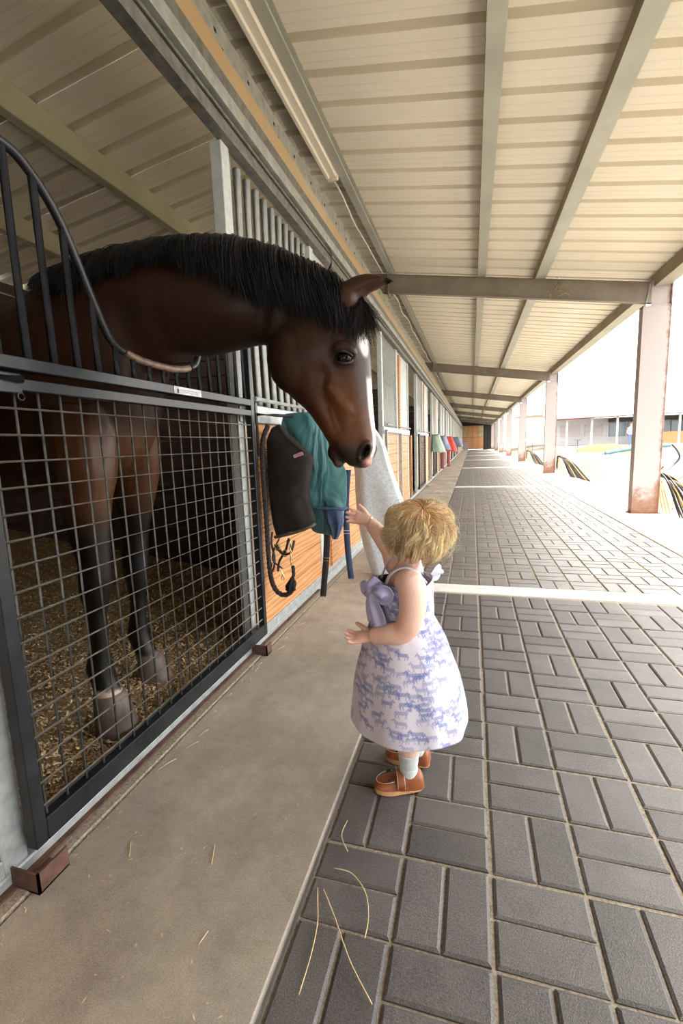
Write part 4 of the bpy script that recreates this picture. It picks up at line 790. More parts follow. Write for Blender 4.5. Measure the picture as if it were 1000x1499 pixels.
def wire_rack(y, lab):
    t = thing('wire_rack', lab, 'rack', (2.75, y, 0)); 
    for i in range(5):
        x = 2.58 + .07 * i; obj('rod', tb(crom([(x, y + .25, -.03), (x + .02, y + .22, .34), (x + .05, y + .05, .42), (x + .09, y - .16, .26), (x + .10, y - .26, -.02)], 4), .008, 5), 'M' if False else 'olive', t, smooth=True)
    obj('crossbar', tb([(2.58, y + .22, .3), (2.95, y + .2, .32)], .009, 5), 'olive', t)
wire_rack(5.9, 'thin bent wire rack behind the hoses at the nearest column'); wire_rack(11.3, 'greenish bent wire rack behind the second column'); wire_rack(17.9, 'bent wire rack behind the third column')
for x, y, z, lab in ((4.56, 22, .86, 'thin dark post with a crossbar standing in the sand'), (2.9, 24, .8, 'thin post standing in the sand near the third column')):
    t = thing('post', lab, 'post', (x, y, .2)); obj('upright', tb([(x, y, .05), (x, y, z)], .02, 6), 'hose', t); obj('crossbar', tb([(x - .12, y, z), (x + .12, y, z)], .015, 6), 'hose', t)
# grass banks
def bank(cx_, cy_, rx, ry, h, lab, seed):
    r = np.random.default_rng(seed); G = []
    for i in range(9):
        q = i / 8; G.append([(cx_ + rx * q * math.cos(a) * (1 + .1 * math.sin(3 * a + seed)), cy_ + ry * q * math.sin(a), .12 + h * (1 - q * q) + .03 * math.sin(9 * a + 5 * q) * (1 - q)) for a in np.linspace(0, 2 * PI, 33)])
    o = obj('grass_bank', gridmesh('grass_bank', G), 'grass', label=lab, cat='grass', kind='stuff')
bank(6.9, 27, 1.6, 2.4, .45, 'low sunlit grass mound in the yard', 1); bank(13.2, 25.5, 4.2, 1.6, .16, 'strip of lawn behind the nearest column', 2); bank(10.0, 14.0, 2.2, 1.4, .05, 'patch of grass right of the nearest column', 3)
bt = thing('inflatable_tube', 'long pale blue tube lying on the grass', 'tube', (6.8, 22, .3)); obj('tube', tb(crom([(5.66, 21.9, .21), (5.9, 22, .27), (7.0, 22.3, .42), (8.4, 22.6, .50)], 5), [.03, .05] + [.09] * 14, 12), 'blue', bt, smooth=True); obj('nozzle', tb([(5.56, 21.9, .20), (5.68, 21.9, .21)], .03, 8), 'hose', bt)
# pavilion
pv = thing('pavilion', 'low open pavilion with red-edged roof across the yard', 'building', (11, 36, 0))
def pob(n, b, mt, lab=None): return obj(n, b, mt, pv, label=lab)
pob('wall', bx(5.4, 20, 36.5, 36.7, .1, 2.3), 'white_paint'); pob('floor_slab', bx(5.0, 20, 33.6, 36.6, .1, .36), 'concrete_white'); pob('low_wall', bx(11.2, 20, 34.9, 35.0, .3, 1.15), 'pine', 'brown timber low wall')
M['glass'] = NT('dim_blue_glass').out((.10, .14, .17), .15); M['pinkwall'] = mottled('muted_pink_wall', (.36, .32, .33), (.44, .40, .41), 2, .8)
for x0, x1 in ((6.3, 7.6), (7.9, 9.1)): pob('window', bx(x0, x1, 36.44, 36.5, 1.0, 1.85), 'pinkwall')
for x0, x1 in ((9.5, 10.55), (10.7, 11.9), (12.05, 13.2), (13.35, 14.6)): pob('window', bx(x0, x1, 36.40, 36.5, .95, 1.95), 'glass')
for x in (6.2, 7.75, 9.3, 11.1, 12.9, 14.8, 17): pob('post', bx(x, x + .12, 34.0, 34.12, .3, 2.28), 'white_paint')
pob('eave_shadow', bx(9.4, 20, 34.4, 36.4, 1.98, 2.2), 'dark', 'dark block painting the shade under the eave')  # solid dark block stands in for shade below the eave
bm = bmesh.new(); v = [bm.verts.new(p) for p in ((5.0, 33.6, 2.24), (20, 33.6, 2.46), (20, 38, 3.3), (5.0, 38, 3.0))]; bm.faces.new(v); rf = pob('roof', bm, 'tent', 'pale roof'); solid(rf, .08); pob('fascia', tb([(5.0, 33.52, 2.22), (20, 33.52, 2.44)], .075, 4), 'roof_red', 'red tin roof edge')
def tent(cx_, cy_, R, h, z0, lab):
    G = [[(cx_ + R * q * math.cos(a), cy_ + R * q * math.sin(a), z0 + h * (1 - q) ** 2.1 - .08 * R * q * abs(math.sin(2 * a)) * 0) for a in np.linspace(0, 2 * PI, 25)] for q in np.linspace(0.02, 1, 14)]
    t = thing('tent', lab, 'tent', (cx_, cy_, z0)); o = obj('canopy', gridmesh('canopy', G), 'tent', t); solid(o, .03); obj('mast', tb([(cx_, cy_, 0.2), (cx_, cy_, z0 + h + .2)], .06, 8), 'white_paint', t)
tent(7.0, 43, 3.6, 3.6, 2.9, 'left white peaked tent roof beyond the pavilion'); tent(15.5, 41, 5.0, 5.5, 2.9, 'right tall white peaked tent roof beyond the pavilion')
t = thing('parasol', 'pale blue and white parasol at the pavilion', 'parasol', (13.2, 31, .3)); G = [[(13.4 + 1.2 * q * math.cos(a), 31 + 1.2 * q * math.sin(a), 1.45 - .35 * q * q) for a in np.linspace(0, 2 * PI, 17)] for q in (.02, .4, .7, 1)]; solid(obj('canopy', gridmesh('canopy', G), 'tent', t), .02); obj('pole', tb([(13.4, 31, .2), (13.4, 31, 1.45)], .025, 8), 'chrome', t)
# distant person
def far_person():
    bm = bmesh.new(); X, Y, Z = 9.05, 30, .36; k = 1.35 / 1.7
    loft(bm, zrings([(X, Y, Z + .80 * k, .17, .12), (X, Y, Z + 1.0 * k, .15, .11), (X, Y, Z + 1.2 * k, .18, .12), (X, Y, Z + 1.38 * k, .17, .11), (X, Y, Z + 1.45 * k, .07, .07), (X, Y, Z + 1.52 * k, .055, .06)], 3, 14)); ellipsoid(bm, (X, Y, Z + 1.60 * k), (.085, .10, .12))
    for s in (-1, 1):
        loft(bm, zrings([(X + s * .09, Y, Z + .85 * k, .09, .10), (X + s * .09, Y, Z + .45 * k, .065, .075), (X + s * .09, Y, Z + .06 * k, .045, .05)], 3, 10)); ellipsoid(bm, (X + s * .09, Y - .05, Z + .03), (.045, .11, .035)); tube(bm, [(X + s * .18, Y, Z + 1.36 * k), (X + s * .24, Y - .02, Z + 1.05 * k), (X + s * .2, Y - .16, Z + .86 * k)], [.05, .042, .035], 8)
    me = fuse(bm, .022, 3); c = getco(me); z = (c[:, 2] - Z) / k; col = lerp((.10, .16, .34), (.85, .35, .50), (z > .84) * 1.0); col = lerp(col, (.55, .33, .24), (z > 1.46) * 1.0); col = lerp(col, (.12, .06, .04), (z > 1.62) * 1.0); setcol(me, col)
    t = thing('person', 'distant person in pink top and blue jeans standing by the pavilion', 'person', (X, Y, Z)); obj('body', me, 'print', t)
far_person()
# straws and litter on the ground
sg = 'single straws lying on the paving and concrete'
SL_ = [([(-.363, -.135), (-.32, -.19), (-.285, -.238), (-.26, -.27), (-.213, -.316)], 'long stiff straw with a split end crossing the nearest pavers'), ([(-.355, -.08), (-.31, -.085), (-.27, -.12), (-.252, -.17), (-.250, -.212)], 'curved straw arching over the nearest pavers beside the apron'), ([(-.377, -.135), (-.365, -.17), (-.352, -.21), (-.345, -.27), (-.345, -.335)], 'limp straw lying along the apron edge of the nearest pavers'), ([(-.36, .06), (-.362, .01), (-.335, -.03)], 'short hooked straw in front of the shoe'),
 ([(-.887, -.13), (-.854, -.174)], 'short straw on the concrete below the door'), ([(-.666, -.092), (-.643, -.144)], 'straw lying mid apron'), ([(-.573, -.309), (-.567, -.28)], 'short pale straw low on the apron')]
for P, lab in SL_: obj('straw', tb(crom([(a, b, .0065 + .002 * (i % 2)) for i, (a, b) in enumerate(P)], 5), .0012, 5), 'straw', smooth=True, label=lab, cat='straw')
r = random.Random(4)
for i in range(16):
    a = r.uniform(0, PI); x, y, L = r.uniform(-.99, -.94), r.uniform(-.25, 1.4), r.uniform(.02, .06); obj('straw', tb([(x, y, .010), (x + L * .3 * math.cos(a), y + L * .5, .013), (x + L * .5 * math.cos(a), y + L, .010)], .0010, 4), 'straw', label='thin straw scrap on the door threshold, ' + ('nearest the near rusty guide' if y < 0 else 'below the middle of the stall door' if y < .7 else 'near the far rusty guide'), cat='straw', group='straw scraps along the threshold')
bm = bmesh.new()
for i in range(520):
    x, y = (r.gauss(-.995, .012), r.uniform(-.6, 2.0)) if i % 3 else (r.uniform(-.98, -.45), r.uniform(-.6, 1.5)); a = r.uniform(0, 6.28); L, w = r.uniform(.002, .008), r.uniform(.0005, .0015); z = .0085 if x < -.985 else .0055
    c, s = math.cos(a), math.sin(a); bm.faces.new([bm.verts.new(p) for p in ((x - L * c, y - L * s, z), (x - w * s, y + w * c, z + .001), (x + L * c, y + L * s, z), (x + w * s, y - w * c, z + .0005))])
obj('chaff', bm, 'straw', label='bits of chaff strewn along the threshold and concrete', cat='chaff', kind='stuff')
# ============================================================ CHILD
def build_girl():
    bm = bmesh.new(); F = np.array((-.906, -.423, 0)); L = np.array((.423, -.906, 0)); U = np.array((0, 0, 1.)); c0 = np.array((-.228, .245, 0))
    def tring(x, y, z, d, w, n=56):   # torso ring: depth along F, width along L
        return [tuple(np.array((x, y, z)) + F * d * math.cos(2 * PI * j / n) + L * w * math.sin(2 * PI * j / n)) for j in range(n)]
    T = crom([(-.222, .248, .30, .060, .078), (-.224, .248, .36, .068, .082), (-.226, .246, .42, .068, .074), (-.228, .245, .48, .064, .070), (-.228, .245, .54, .060, .072), (-.228, .245, .595, .054, .076), (-.224, .247, .630, .044, .066), (-.219, .250, .648, .034, .044), (-.215, .252, .668, .030, .031), (-.210, .255, .70, .030, .030)], 4)
    loft(bm, [tring(*q) for q in T])
    for P in ([(-.222, .195, .632), (-.199, .170, .628), (-.193, .160, .60), (-.194, .152, .565), (-.203, .147, .530), (-.222, .147, .507), (-.250, .150, .500), (-.280, .155, .492), (-.303, .159, .486)],
              [(-.240, .290, .632), (-.262, .312, .640), (-.272, .322, .660), (-.282, .327, .682), (-.298, .330, .710), (-.318, .331, .738), (-.340, .331, .765)]):
        R = [.032, .037, .0365, .034, .032, .030, .0285, .0245, .0195] if len(P) == 9 else [.028, .030, .028, .026, .0265, .024, .0185]
        Q = crom([list(p) + [r] for p, r in zip(P, R)], 4); tube(bm, Q[:, :3], Q[:, 3], 36)
    # hands: palm then separate bent fingers
    def hand(wr, ax, up, side, curls, thumb, sc=1.0):
        """ax: towards the fingers, up: palm normal, side: towards the thumb"""
        wr, ax, up, side = [np.array(v, float) for v in (wr, ax, up, side)]; ax /= np.linalg.norm(ax); up -= ax * (up @ ax); up /= np.linalg.norm(up); side = np.cross(up, ax) * (1 if np.cross(up, ax) @ side > 0 else -1)
        rr = []
        for t, w, h in ((-.010, .0165, .014), (.004, .0165, .0125), (.018, .020, .0115), (.030, .0215, .0100), (.038, .0205, .0085), (.042, .015, .006)):
            c = wr + ax * t * sc; rr.append([tuple(c + side * w * sc * math.cos(2 * PI * j / 18) + up * h * sc * math.sin(2 * PI * j / 18)) for j in range(18)])
        loft(bm, rr); tips = []
        for i, (o, ln, cu, sp) in enumerate(zip((.0155, .0052, -.0052, -.0150), (.033, .037, .034, .027), curls, (.16, .04, -.08, -.22))):
            p = wr + ax * .034 * sc + side * o * sc; d = ax + side * sp; d /= np.linalg.norm(d); P = [p - d * .006]; r_ = [.0062]
            ang = cu * .4
            for k, seg_ in enumerate((.42, .32, .26)):
                dd = d * math.cos(ang) + up * math.sin(ang); p = p + dd * ln * seg_ * sc * 1.0; P.append(p); r_.append((.0058, .0053, .0046)[k]); ang += cu
            Q = crom([list(a) + [b] for a, b in zip(P, r_)], 4); tube(bm, Q[:, :3], Q[:, 3] * sc, 10); ellipsoid(bm, tuple(P[-1]), (.0046 * sc,) * 3, seg=10); tips.append(P[-1])
        p = wr + ax * .008 * sc + side * .013 * sc; d = side * .8 + ax * .75 + up * thumb; d /= np.linalg.norm(d); P = [p, p + d * .014, p + d * .026 + ax * .003, p + d * .036 + ax * .008]; Q = crom([list(a) + [b] for a, b in zip(P, (.0095, .0082, .0066, .0054))], 4); tube(bm, Q[:, :3], Q[:, 3] * sc, 10); ellipsoid(bm, tuple(P[-1]), (.0054 * sc,) * 3, seg=10)
    hand((-.308, .160, .484), (-.93, .04, -.20), (.12, -.45, .90), (-.1, .9, .4), (.30, .33, .36, .40), .55)
    hand((-.344, .331, .770), (-.94, .02, .22), (-.05, -.80, .45), (.30, .2, .9), (.10, .06, .05, .10), -.05, .98)
    # legs
    for s, P in ((-1, [(-.214, .216, .35, .052, .052), (-.212, .218, .27, .046, .046), (-.214, .221, .20, .035, .035), (-.217, .222, .15, .034, .033), (-.218, .222, .11, .029, .028), (-.218, .222, .07, .022, .022), (-.219, .221, .03, .022, .020)]), (1, [(-.218, .292, .35, .052, .050), (-.214, .302, .27, .046, .045), (-.212, .310, .20, .035, .035), (-.210, .316, .15, .034, .033), (-.208, .320, .11, .028, .028), (-.206, .323, .07, .022, .022), (-.207, .324, .03, .022, .020)])): loft(bm, zrings(P, 4, 36))
    # head
    H = np.array((-.196, .262, .752)); hf = np.array((-.70, .60, .38)); hf /= np.linalg.norm(hf); hl = np.cross((0, 0, 1), hf); hl /= np.linalg.norm(hl); hu = np.cross(hf, hl)
    P = lambda f, l, u: tuple(H + hf * f + hl * l + hu * u); rotm = Matrix((hf, hl, hu)).transposed()
    def el(f, l, u, a, b, c): bmesh.ops.create_uvsphere(bm, u_segments=24, v_segments=16, radius=1, matrix=Matrix.Translation(P(f, l, u)) @ rotm.to_4x4() @ Matrix.Diagonal((a, b, c, 1)))
    el(-.004, 0, .006, .076, .066, .070); el(.026, 0, -.030, .046, .048, .040); el(.046, 0, -.050, .022, .022, .018)
    for s in (-1, 1): el(.040, s * .028, -.028, .026, .022, .024); el(.004, s * .066, -.012, .013, .006, .018)
    el(.074, 0, -.016, .012, .0085, .009); el(.066, 0, -.004, .010, .006, .014); el(.064, 0, -.0355, .010, .014, .005); el(.063, 0, -.043, .010, .012, .005)
    tube(bm, [(-.213, .254, .66), tuple(H + hu * -.03)], .030, 14)
    return fuse(bm, .0021, 5, .5), (H, hf, hl, hu)
gm, (H, hf, hl, hu) = build_girl()
c = getco(gm); rel = c - H; f_, l_, u_ = rel @ hf, rel @ hl, rel @ hu
for s in (-1, 1):   # eye sockets
    d = np.linalg.norm(np.stack([f_ - .066, l_ - s * .024, u_ - .002], 1), axis=1); c = c - hf[None] * (.006 * np.exp(-(d / .012) ** 2))[:, None]
for base_, ax_ in (((-.306, .160, .485), (-.93, .04, -.2)), ((-.342, .331, .768), (-.86, .02, .36))):   # wrist creases
    b = np.array(base_); a = np.array(ax_) / np.linalg.norm(ax_); q = (c - b) @ a; m_ = np.exp(-(q / .0022) ** 2) * (np.linalg.norm(c - b, axis=1) < .035); c = c - getno(gm) * (.0016 * m_)[:, None]
setco(gm, c)
col = np.tile(np.array((.74, .49, .39)), (len(c), 1)); n = noise3(c, 45, 3) * .5 + .5; col = lerp(col, (.82, .57, .47), n * .6)
for p, r_ in (((-.200, .125, .515), .03), ((-.36, .165, .475), .03), ((-.385, .33, .795), .03)): col = lerp(col, (.70, .33, .25), .45 * np.exp(-(np.linalg.norm(c - np.array(p), axis=1) / r_) ** 2))
for s in (-1, 1): d = np.linalg.norm(np.stack([f_ - .058, l_ - s * .030, u_ + .03], 1), axis=1); col = lerp(col, (.80, .36, .30), .5 * np.exp(-(d / .018) ** 2))
d = np.abs(u_ + .039) / .006; col = lerp(col, (.62, .22, .20), (f_ > .062) * (np.abs(l_) < .014) * sstep(-d, -1.3, -.7))
setcol(gm, col)
girl = thing('person', 'toddler with tousled blond hair in a horse-print sundress reaching a hand up to the horse', 'person', (-.22, .25, .01))
obj('body', gm, 'skin', girl)
M['white_eye'] = NT('eye_white').out((.75, .72, .70), .15); M['iris'] = NT('blue_iris').out((.06, .12, .20), .1)
for s in (-1, 1):
    bm = bmesh.new(); p = H + hf * .0605 + hl * s * .0235 + hu * .001; ellipsoid(bm, tuple(p), (.0095,) * 3, seg=16); e = obj('eye', bm, 'white_eye', girl, smooth=True); bm = bmesh.new(); ellipsoid(bm, tuple(p + hf * .0052), (.0052,) * 3, seg=12); obj('iris', bm, 'iris', e, smooth=True, loc=(0, 0, 0))
    o = obj('eyebrow', tb(crom([tuple(H + hf * (.067 - abs(k - .5) * .012) + hl * s * (.012 + .024 * k) + hu * (.018 + .004 * math.sin(PI * k))) for k in (0, .33, .66, 1)], 3), .0016, 5), 'straw', girl, smooth=True)
# hair
r = np.random.default_rng(31)
Cd = np.array((.22, -.52, .80)); Cd /= np.linalg.norm(Cd); A1 = np.cross(Cd, (0, 0, 1)); A1 /= np.linalg.norm(A1); A2 = np.cross(Cd, A1); HC = H + np.array((.006, -.004, .002))
def hair(N, K, seed, rad, lift0, curl, Lr, colA, colB, frizz=0, NC=70, tight=.8):
    r = np.random.default_rng(seed); t = np.linspace(0, 1, K)[None, :]; ci = r.integers(0, NC, N)
    cph_ = r.uniform(0, 2 * PI, NC); cend = r.uniform(*Lr, NC); clift = r.uniform(0, 1, NC); cfr = r.uniform(9, 17, NC); cam = r.uniform(.45, 1.25, NC); csw = r.normal(.45, .35, NC); cp2 = r.uniform(0, 6.28, NC); ccol = r.uniform(.5, 1.3, NC)
    w0 = sstep(t, .05, .75) * tight; off = r.normal(0, .42, N)[:, None] * (1 - w0); ph = cph_[ci][:, None] + off
    th = .04 + (r.random(N)[:, None] * .34) * (1 - .7 * t) + (cend[ci][:, None] + r.normal(0, .10, N)[:, None] - .1) * t; pp = ph + csw[ci][:, None] * t * 1.2 + .05 * np.sin(ph * 9)
    d = np.sin(th)[..., None] * (np.cos(pp)[..., None] * A1 + np.sin(pp)[..., None] * A2) + np.cos(th)[..., None] * Cd
    R = .0755 + lift0 * (.25 + .75 * clift[ci][:, None] + r.normal(0, .10, (N, 1))) * (.35 + np.sin(np.minimum(th, 2.2) / 2.2 * PI) ** .8 * .9)
    P = HC + d * R[..., None]; w = sstep(t, .12, .95); amp = curl * w * cam[ci][:, None]
    tang = np.gradient(P, axis=1); tang /= np.linalg.norm(tang, axis=2, keepdims=True) + 1e-9; B = np.cross(tang, d); fq = cfr[ci][:, None]; q = fq * t + cp2[ci][:, None] + r.normal(0, .22, (N, 1))
    P = P + B * (amp * np.sin(q))[..., None] + d * (amp * (np.cos(q) * .7 + .35))[..., None] + r.normal(0, .0012, (N, 1, 3))
    if frizz: P = P + d * (frizz * t ** 2 * r.random(N)[:, None])[..., None] + r.normal(0, frizz * .25, (N, 1, 3)) * (t ** 1.5)[..., None]
    P[..., 2] = np.maximum(P[..., 2], .660 + .010 * np.sin(ph * 7) + .004 * np.sin(q))
    fa = (P - H) @ hf; lo_ = (P - H) @ hu; keep = (fa.max(1) < .064) & ~((fa[:, -1] > .040)) | ((r.random(N) < .04) & (fa.max(1) < .085)); P = P[keep]; N2 = keep.sum()
    tt = np.clip(t + .35 * (clift[ci][keep][:, None] - .5) + .18 * np.sin(q[keep] * 1.0), 0, 1); C_ = (np.asarray(colA) * (1 - tt[..., None]) + np.asarray(colB) * tt[..., None]) * (ccol[ci][keep] * (.75 + .5 * r.random(N2)))[:, None, None]
    return P, rad * (1 - .45 * t ** 2) * np.ones((N2, 1)), np.clip(C_, 0, 1)
S1 = hair(4200, 26, 1, .00072, .006, .009, (1.25, 2.15), (.50, .26, .09), (.74, .47, .22)); S2 = hair(3400, 26, 2, .00068, .015, .016, (1.3, 2.3), (.62, .34, .12), (.95, .75, .45), NC=110, tight=.9); S3 = hair(420, 26, 3, .00040, .018, .012, (1.1, 2.2), (.55, .36, .17), (.88, .74, .50), frizz=.020, tight=.3)
strands('hair', np.concatenate([S1[0], S2[0], S3[0]]), np.concatenate([S1[1], S2[1], S3[1]]), np.concatenate([S1[2], S2[2], S3[2]]), 'hair_g', girl)
bm = bmesh.new(); bmesh.ops.create_uvsphere(bm, u_segments=32, v_segments=20, radius=.0785, matrix=Matrix.Translation(HC))
dead = [v for v in bm.verts if (np.array(v.co) - H) @ hf > .030 or (np.array(v.co) - H) @ hu < -.045]; bmesh.ops.delete(bm, geom=dead, context='VERTS'); me = newmesh(bm, 'scalp', True); setcol(me, np.tile((.34, .20, .085), (len(me.vertices), 1))); obj('hair', me, 'hair_g', girl)
# sundress with printed horses
def smoothnoise1(a, seed, fr): rr_ = np.random.default_rng(seed); return sum(np.sin(k * a + rr_.uniform(0, 6.28)) * rr_.uniform(.4, 1) for k in fr) / len(fr)
NU, NV = 760, 330; th = np.linspace(0, 2 * PI, NU, endpoint=False)
Kd = crom([(.622, -.226, .246, .0765, .0800), (.600, -.227, .246, .0800, .0840), (.57, -.227, .246, .0800, .0840), (.54, -.226, .246, .0800, .0820), (.515, -.228, .247, .083, .084), (.49, -.230, .247, .098, .096), (.45, -.229, .248, .116, .112), (.40, -.227, .249, .130, .126), (.34, -.225, .250, .148, .140), (.28, -.222, .251, .158, .148), (.23, -.221, .252, .165, .153), (.190, -.221, .252, .168, .155)], 30)
vv = np.linspace(0, len(Kd) - 1, NV); Kd = np.stack([np.interp(vv, np.arange(len(Kd)), Kd[:, i]) for i in range(5)], 1)
fold = smoothnoise1(th, 3, (7, 9, 11, 14)); fold2 = smoothnoise1(th, 4, (3, 4, 5)); fold3 = smoothnoise1(th, 5, (19, 23, 29))
G = np.empty((NV, NU, 3)); U = np.empty((NV, NU))
for i, (z, cx_, cy_, rx, ry) in enumerate(Kd):
    a = min(max((.515 - z) / .30, 0), 1); g_ = math.exp(-((z - .50) / .03) ** 2); k = 1 + a ** .8 * (.060 * fold + .05 * fold2 * a) + (.02 + .0 * a) * g_ * fold3 + .012 * fold * (z > .52)
    G[i, :, 0] = cx_ + rx * k * np.cos(th); G[i, :, 1] = cy_ + ry * k * np.sin(th); top = .006 * np.cos(2 * (th - 3.6)) if z > .60 else 0
    G[i, :, 2] = z + .017 * a ** 2 + (0.006 * smoothnoise1(th, 8, (5, 7)) + .004 * fold + .012 * np.cos(th) * 0) * (a ** 2) + top; U[i] = th * (rx + ry) / 2
dist = np.concatenate([[0], np.cumsum(np.linalg.norm(np.diff(G, axis=0), axis=2).mean(1))])
me = gridmesh('dress', G, closed=True)
colr = np.tile(np.array((.60, .575, .66)), (NV * NU, 1)).reshape(NV, NU, 3)
caps = [((-.40, .0), (.36, .02), .155), ((.30, .04), (.52, .30), .085), ((.50, .32), (.72, .20), .060), ((-.42, .02), (-.60, -.18), .035), ((.30, -.05), (.42, -.42), .042), ((.36, -.05), (.24, -.45), .036), ((-.38, -.06), (-.50, -.30), .052), ((-.50, -.30), (-.42, -.46), .030), ((-.30, -.06), (-.20, -.45), .036), ((.52, .34), (.55, .42), .03)]
r = np.random.default_rng(77); cl_ = [(r.uniform(0, 6.28), r.uniform(.0, .46)) for _ in range(175)]; placed = []
for a0, d0 in cl_:
    for k in range(r.integers(3, 6)):
        q = (a0 + r.normal(0, .15), d0 + r.normal(0, .022), r.choice((-1, -1, 1)), r.uniform(.027, .033), r.uniform(.6, 1))
        if all(math.hypot((((q[0] - p[0] + PI) % (2 * PI)) - PI) * .14, (q[1] - p[1]) * 1.25) > .0175 for p in placed): placed.append(q)
for a0, d0, sgn, sz, inten in placed:
    vi = np.where(np.abs(dist - d0) < sz * .62)[0]
    if len(vi) == 0: continue
    rm = Kd[vi[len(vi) // 2]]; R_ = (rm[3] + rm[4]) / 2; da = sz * .85 / R_; ui = np.where(np.abs(((th - a0 + PI) % (2 * PI)) - PI) < da)[0]
    if len(ui) == 0: continue
    uu = ((th[ui] - a0 + PI) % (2 * PI)) - PI; X = (uu[None, :] * R_ / sz * sgn); Yv = -(dist[vi] - d0)[:, None] / sz * np.ones_like(X); X = X * np.ones_like(Yv); dm = np.full(X.shape, 9.)
    for (ax_, ay_), (bx_, by_), rr_ in caps:
        abx, aby = bx_ - ax_, by_ - ay_; t_ = np.clip(((X - ax_) * abx + (Yv - ay_) * aby) / (abx * abx + aby * aby), 0, 1); dm = np.minimum(dm, np.hypot(X - ax_ - t_ * abx, Yv - ay_ - t_ * aby) - rr_)
    msk = sstep(-dm, -.025, .015) * inten; hatch = .82 + .18 * np.sin(X * 26 + Yv * 18); k_ = (msk * hatch)[..., None] * .85
    sub = colr[np.ix_(vi, ui)]; colr[np.ix_(vi, ui)] = sub * (1 - k_) + np.array((.105, .15, .40)) * k_
colr[-4:] = colr[-4:] * .75 + np.array((.15, .2, .45)) * .25
setcol(me, colr.reshape(-1, 3)); me.materials.append(M['print']); dress = obj('dress', me, None, girl, label='white sundress printed with small blue horses'); solid(dress, .0016, 1)
rib = lambda n, pts, w, mt, up=(0, 0, 1), par=girl: None
def ribbon(n, pts, ws, mt, nrm, par, lab=None, k=5):
    Q = crom([list(p) + [w] for p, w in zip(pts, ws)], k); P = Q[:, :3]; T = np.gradient(P, axis=0); T /= np.linalg.norm(T, axis=1)[:, None]; S_ = np.cross(T, np.array(nrm, float)); S_ /= np.linalg.norm(S_, axis=1)[:, None] + 1e-9; Nn = np.cross(S_, T)
    G = np.stack([P + S_ * (Q[:, 3] * o)[:, None] + Nn * (Q[:, 3] * .22 * math.sin(o * 6))[:, None] for o in np.linspace(-.5, .5, 7)], 1); me = gridmesh(n, G)
    if mt == 'print': setcol(me, np.tile((.62, .60, .74), (len(me.vertices), 1)))
    o = obj(n, me, mt, par, label=lab); solid(o, .0016)
    if par is not girl: o.location = (0, 0, 0)
    return o
ribbon('shoulder_strap', [(-.272, .190, .612), (-.254, .190, .650), (-.222, .197, .667), (-.190, .207, .655), (-.165, .222, .622)], [.016, .014, .012, .013, .016], 'print', (0, -.3, 1), girl)
ribbon('shoulder_strap', [(-.296, .268, .612), (-.282, .286, .650), (-.255, .296, .668), (-.215, .300, .658), (-.180, .292, .620)], [.016, .014, .012, .013, .016], 'print', (0, .3, 1), girl)
# lavender bow on the chest
bow = ribbon('bow', [(-.286, .176, .640), (-.300, .170, .620), (-.303, .166, .598)], [.030, .042, .030], 'lavender', (-.6, -.8, .1), girl, 'lavender cotton bow on the chest')
ribbon('bow_loop', [(-.303, .168, .612), (-.322, .180, .616), (-.332, .200, .604), (-.316, .196, .594), (-.302, .170, .600)], [.016, .030, .038, .030, .016], 'lavender', (-.8, -.5, .2), bow); ribbon('bow_loop', [(-.300, .166, .612), (-.280, .146, .618), (-.258, .142, .608), (-.272, .150, .592), (-.300, .166, .600)], [.016, .032, .040, .030, .016], 'lavender', (-.3, -.95, .1), bow)
ribbon('bow_tail', [(-.304, .166, .604), (-.296, .158, .575), (-.284, .150, .545), (-.276, .146, .520)], [.018, .034, .044, .040], 'lavender', (-.55, -.8, .1), bow); ribbon('bow_tail', [(-.304, .170, .602), (-.312, .176, .575), (-.310, .178, .545), (-.306, .176, .520)], [.016, .026, .034, .032], 'lavender', (-.8, -.55, .1), bow)
ribbon('back_bow', [(-.150, .226, .640), (-.136, .238, .652), (-.128, .262, .648), (-.138, .262, .630), (-.150, .236, .628)], [.012, .022, .028, .022, .012], 'print', (.9, -.2, .3), girl, 'small ruffled tie at the back of the dress')
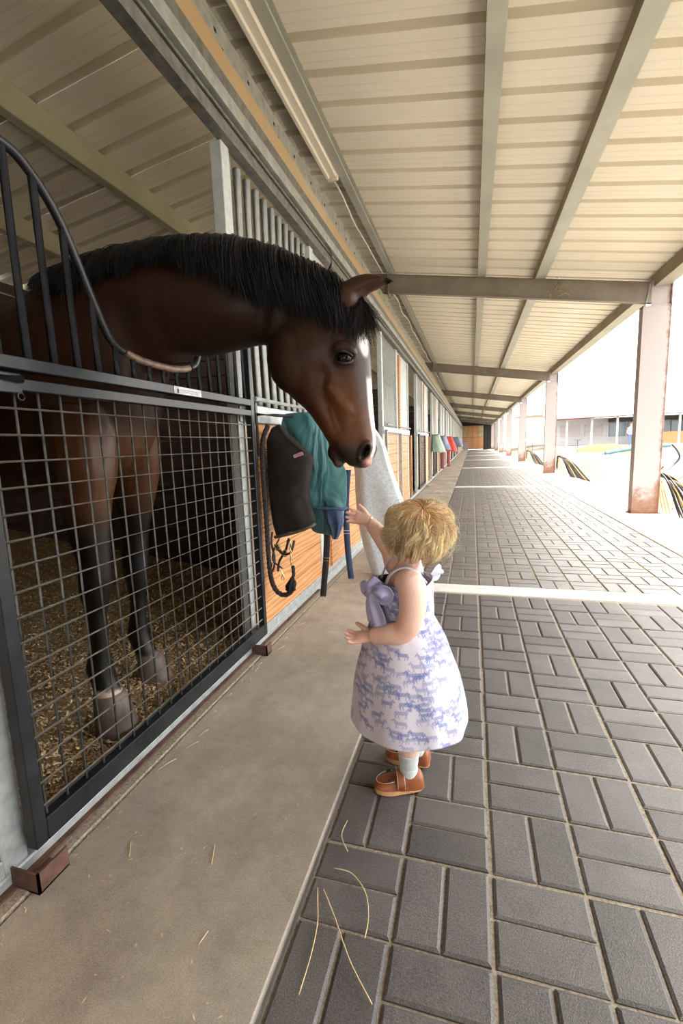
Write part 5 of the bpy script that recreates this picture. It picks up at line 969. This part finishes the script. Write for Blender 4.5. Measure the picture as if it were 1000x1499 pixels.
# socks and shoes
def shoe(hx, hy, dx, dy, lab=None):
    d = np.array((dx, dy, 0.)); d /= np.linalg.norm(d); s = np.array((-d[1], d[0], 0)); h = np.array((hx, hy, 0.)); Ln = .140
    def outline(k=1.0, n=40):
        out = []
        for j in range(n):
            a = 2 * PI * j / n; t = .5 - .5 * math.cos(a); w = (.0245 + .0085 * sstep(np.array([t]), .3, .8)[0]) * k; out.append((h + d * (Ln * (.5 - .5 * math.cos(a) * (1 + .02 * (k - 1)))) + s * w * sgp(math.sin(a), .62)))
        return out
    bm = bmesh.new(); O = outline(1.06); rings = [[tuple(p + (0, 0, z)) for p in O] for z in (.0035, .010, .016)]; loft(bm, rings); sole = obj('sole', bm, 'tan_sole', None, smooth=False)
    t = obj('shoe', None if False else bpy.data.meshes.new('tmp2'), None) if False else None
    bm = bmesh.new(); rr = []
    for q in crom([(-.01, .018, .040), (.04, .024, .056), (.16, .027, .062), (.30, .028, .062), (.44, .029, .053), (.58, .030, .044), (.74, .0305, .039), (.88, .027, .033), (.97, .018, .026), (1.01, .008, .020)], 3):
        tt, w, hh = q; c_ = h + d * Ln * tt; rr.append([tuple(c_ + s * w * sgp(math.cos(a), .8) + np.array((0, 0, .012 + (hh - .012) * max(math.sin(a), 0) ** .75 if math.sin(a) > 0 else .012))) for a in np.linspace(0, 2 * PI, 28, endpoint=False)])
    loft(bm, rr); me = fuse(bm, .0022, 5); up = obj('shoe', me, 'shoe', girl, label=lab)
    sole.parent = up; sole.location = (0, 0, 0)
    def arcx(tt, w, top, k=9, z0=.020): return [tuple(h + d * Ln * (tt + .0 * i) + s * w * math.cos(a) + np.array((0, 0, z0 + (top - z0) * math.sin(a) ** .7))) for i, a in enumerate(np.linspace(0.02, PI - .02, k))]
    G = [[tuple(np.array(p) + d * o) for o in (-.011, -.004, .004, .011)] for p in arcx(.47, .0315, .0575, 15)]; st = obj('strap', gridmesh('strap', G), 'shoe', up, loc=(0, 0, 0)); solid(st, .004)
    for o in (-.010, .010): obj('stitching', tb([tuple(np.array(p) + d * o + np.array((0, 0, .0026)) + s * .0026 * (1 if (np.array(p) - h) @ s > 0 else -1)) for p in arcx(.47, .0315, .0575, 15)], .0006, 4), 'stitch', up, loc=(0, 0, 0))
    moc = [h + d * Ln * .60 - s * .024 + (0, 0, .042), h + d * Ln * .78 - s * .024 + (0, 0, .038), h + d * Ln * .92 - s * .013 + (0, 0, .034), h + d * Ln * .955 + (0, 0, .033), h + d * Ln * .92 + s * .013 + (0, 0, .034), h + d * Ln * .78 + s * .024 + (0, 0, .038), h + d * Ln * .60 + s * .024 + (0, 0, .042)]
    obj('stitching', tb(crom(moc, 6), .0008, 5), 'stitch', up, smooth=True, loc=(0, 0, 0)); G = [[tuple(h + d * Ln * (.70 + .0 * i) + s * (.010 + .012 * i / 5) * sd + (0, 0, .0405 - .0035 * i / 5)) for i in (0,)] for sd in (1,)]
    for sd in (-1, 1): obj('cutout', tb(crom([h + d * Ln * .64 + s * .0205 * sd + (0, 0, .0435), h + d * Ln * .69 + s * .021 * sd + (0, 0, .0425), h + d * Ln * .73 + s * .020 * sd + (0, 0, .041)], 3), [.001] + [.0035] * 5 + [.001], 6), 'dark', up, loc=(0, 0, 0), smooth=True)
    return up
shoe(-.180, .232, -.955, -.295, None); shoe(-.168, .326, -.99, .10, None)
for (x, y, z1) in ((-.2185, .222, .112), (-.2075, .322, .110)):
    bm = bmesh.new(); loft(bm, zrings([(x, y, .045, .0255, .0245), (x, y, .060, .0265, .0255), (x, y, .072, .0255, .0245), (x, y, .084, .0275, .0265), (x, y, .094, .0285, .0275), (x, y, z1, .0305, .0295), (x, y, z1 + .003, .0285, .0275)], 4, 30)); obj('sock', bm, 'sock', girl, smooth=True)
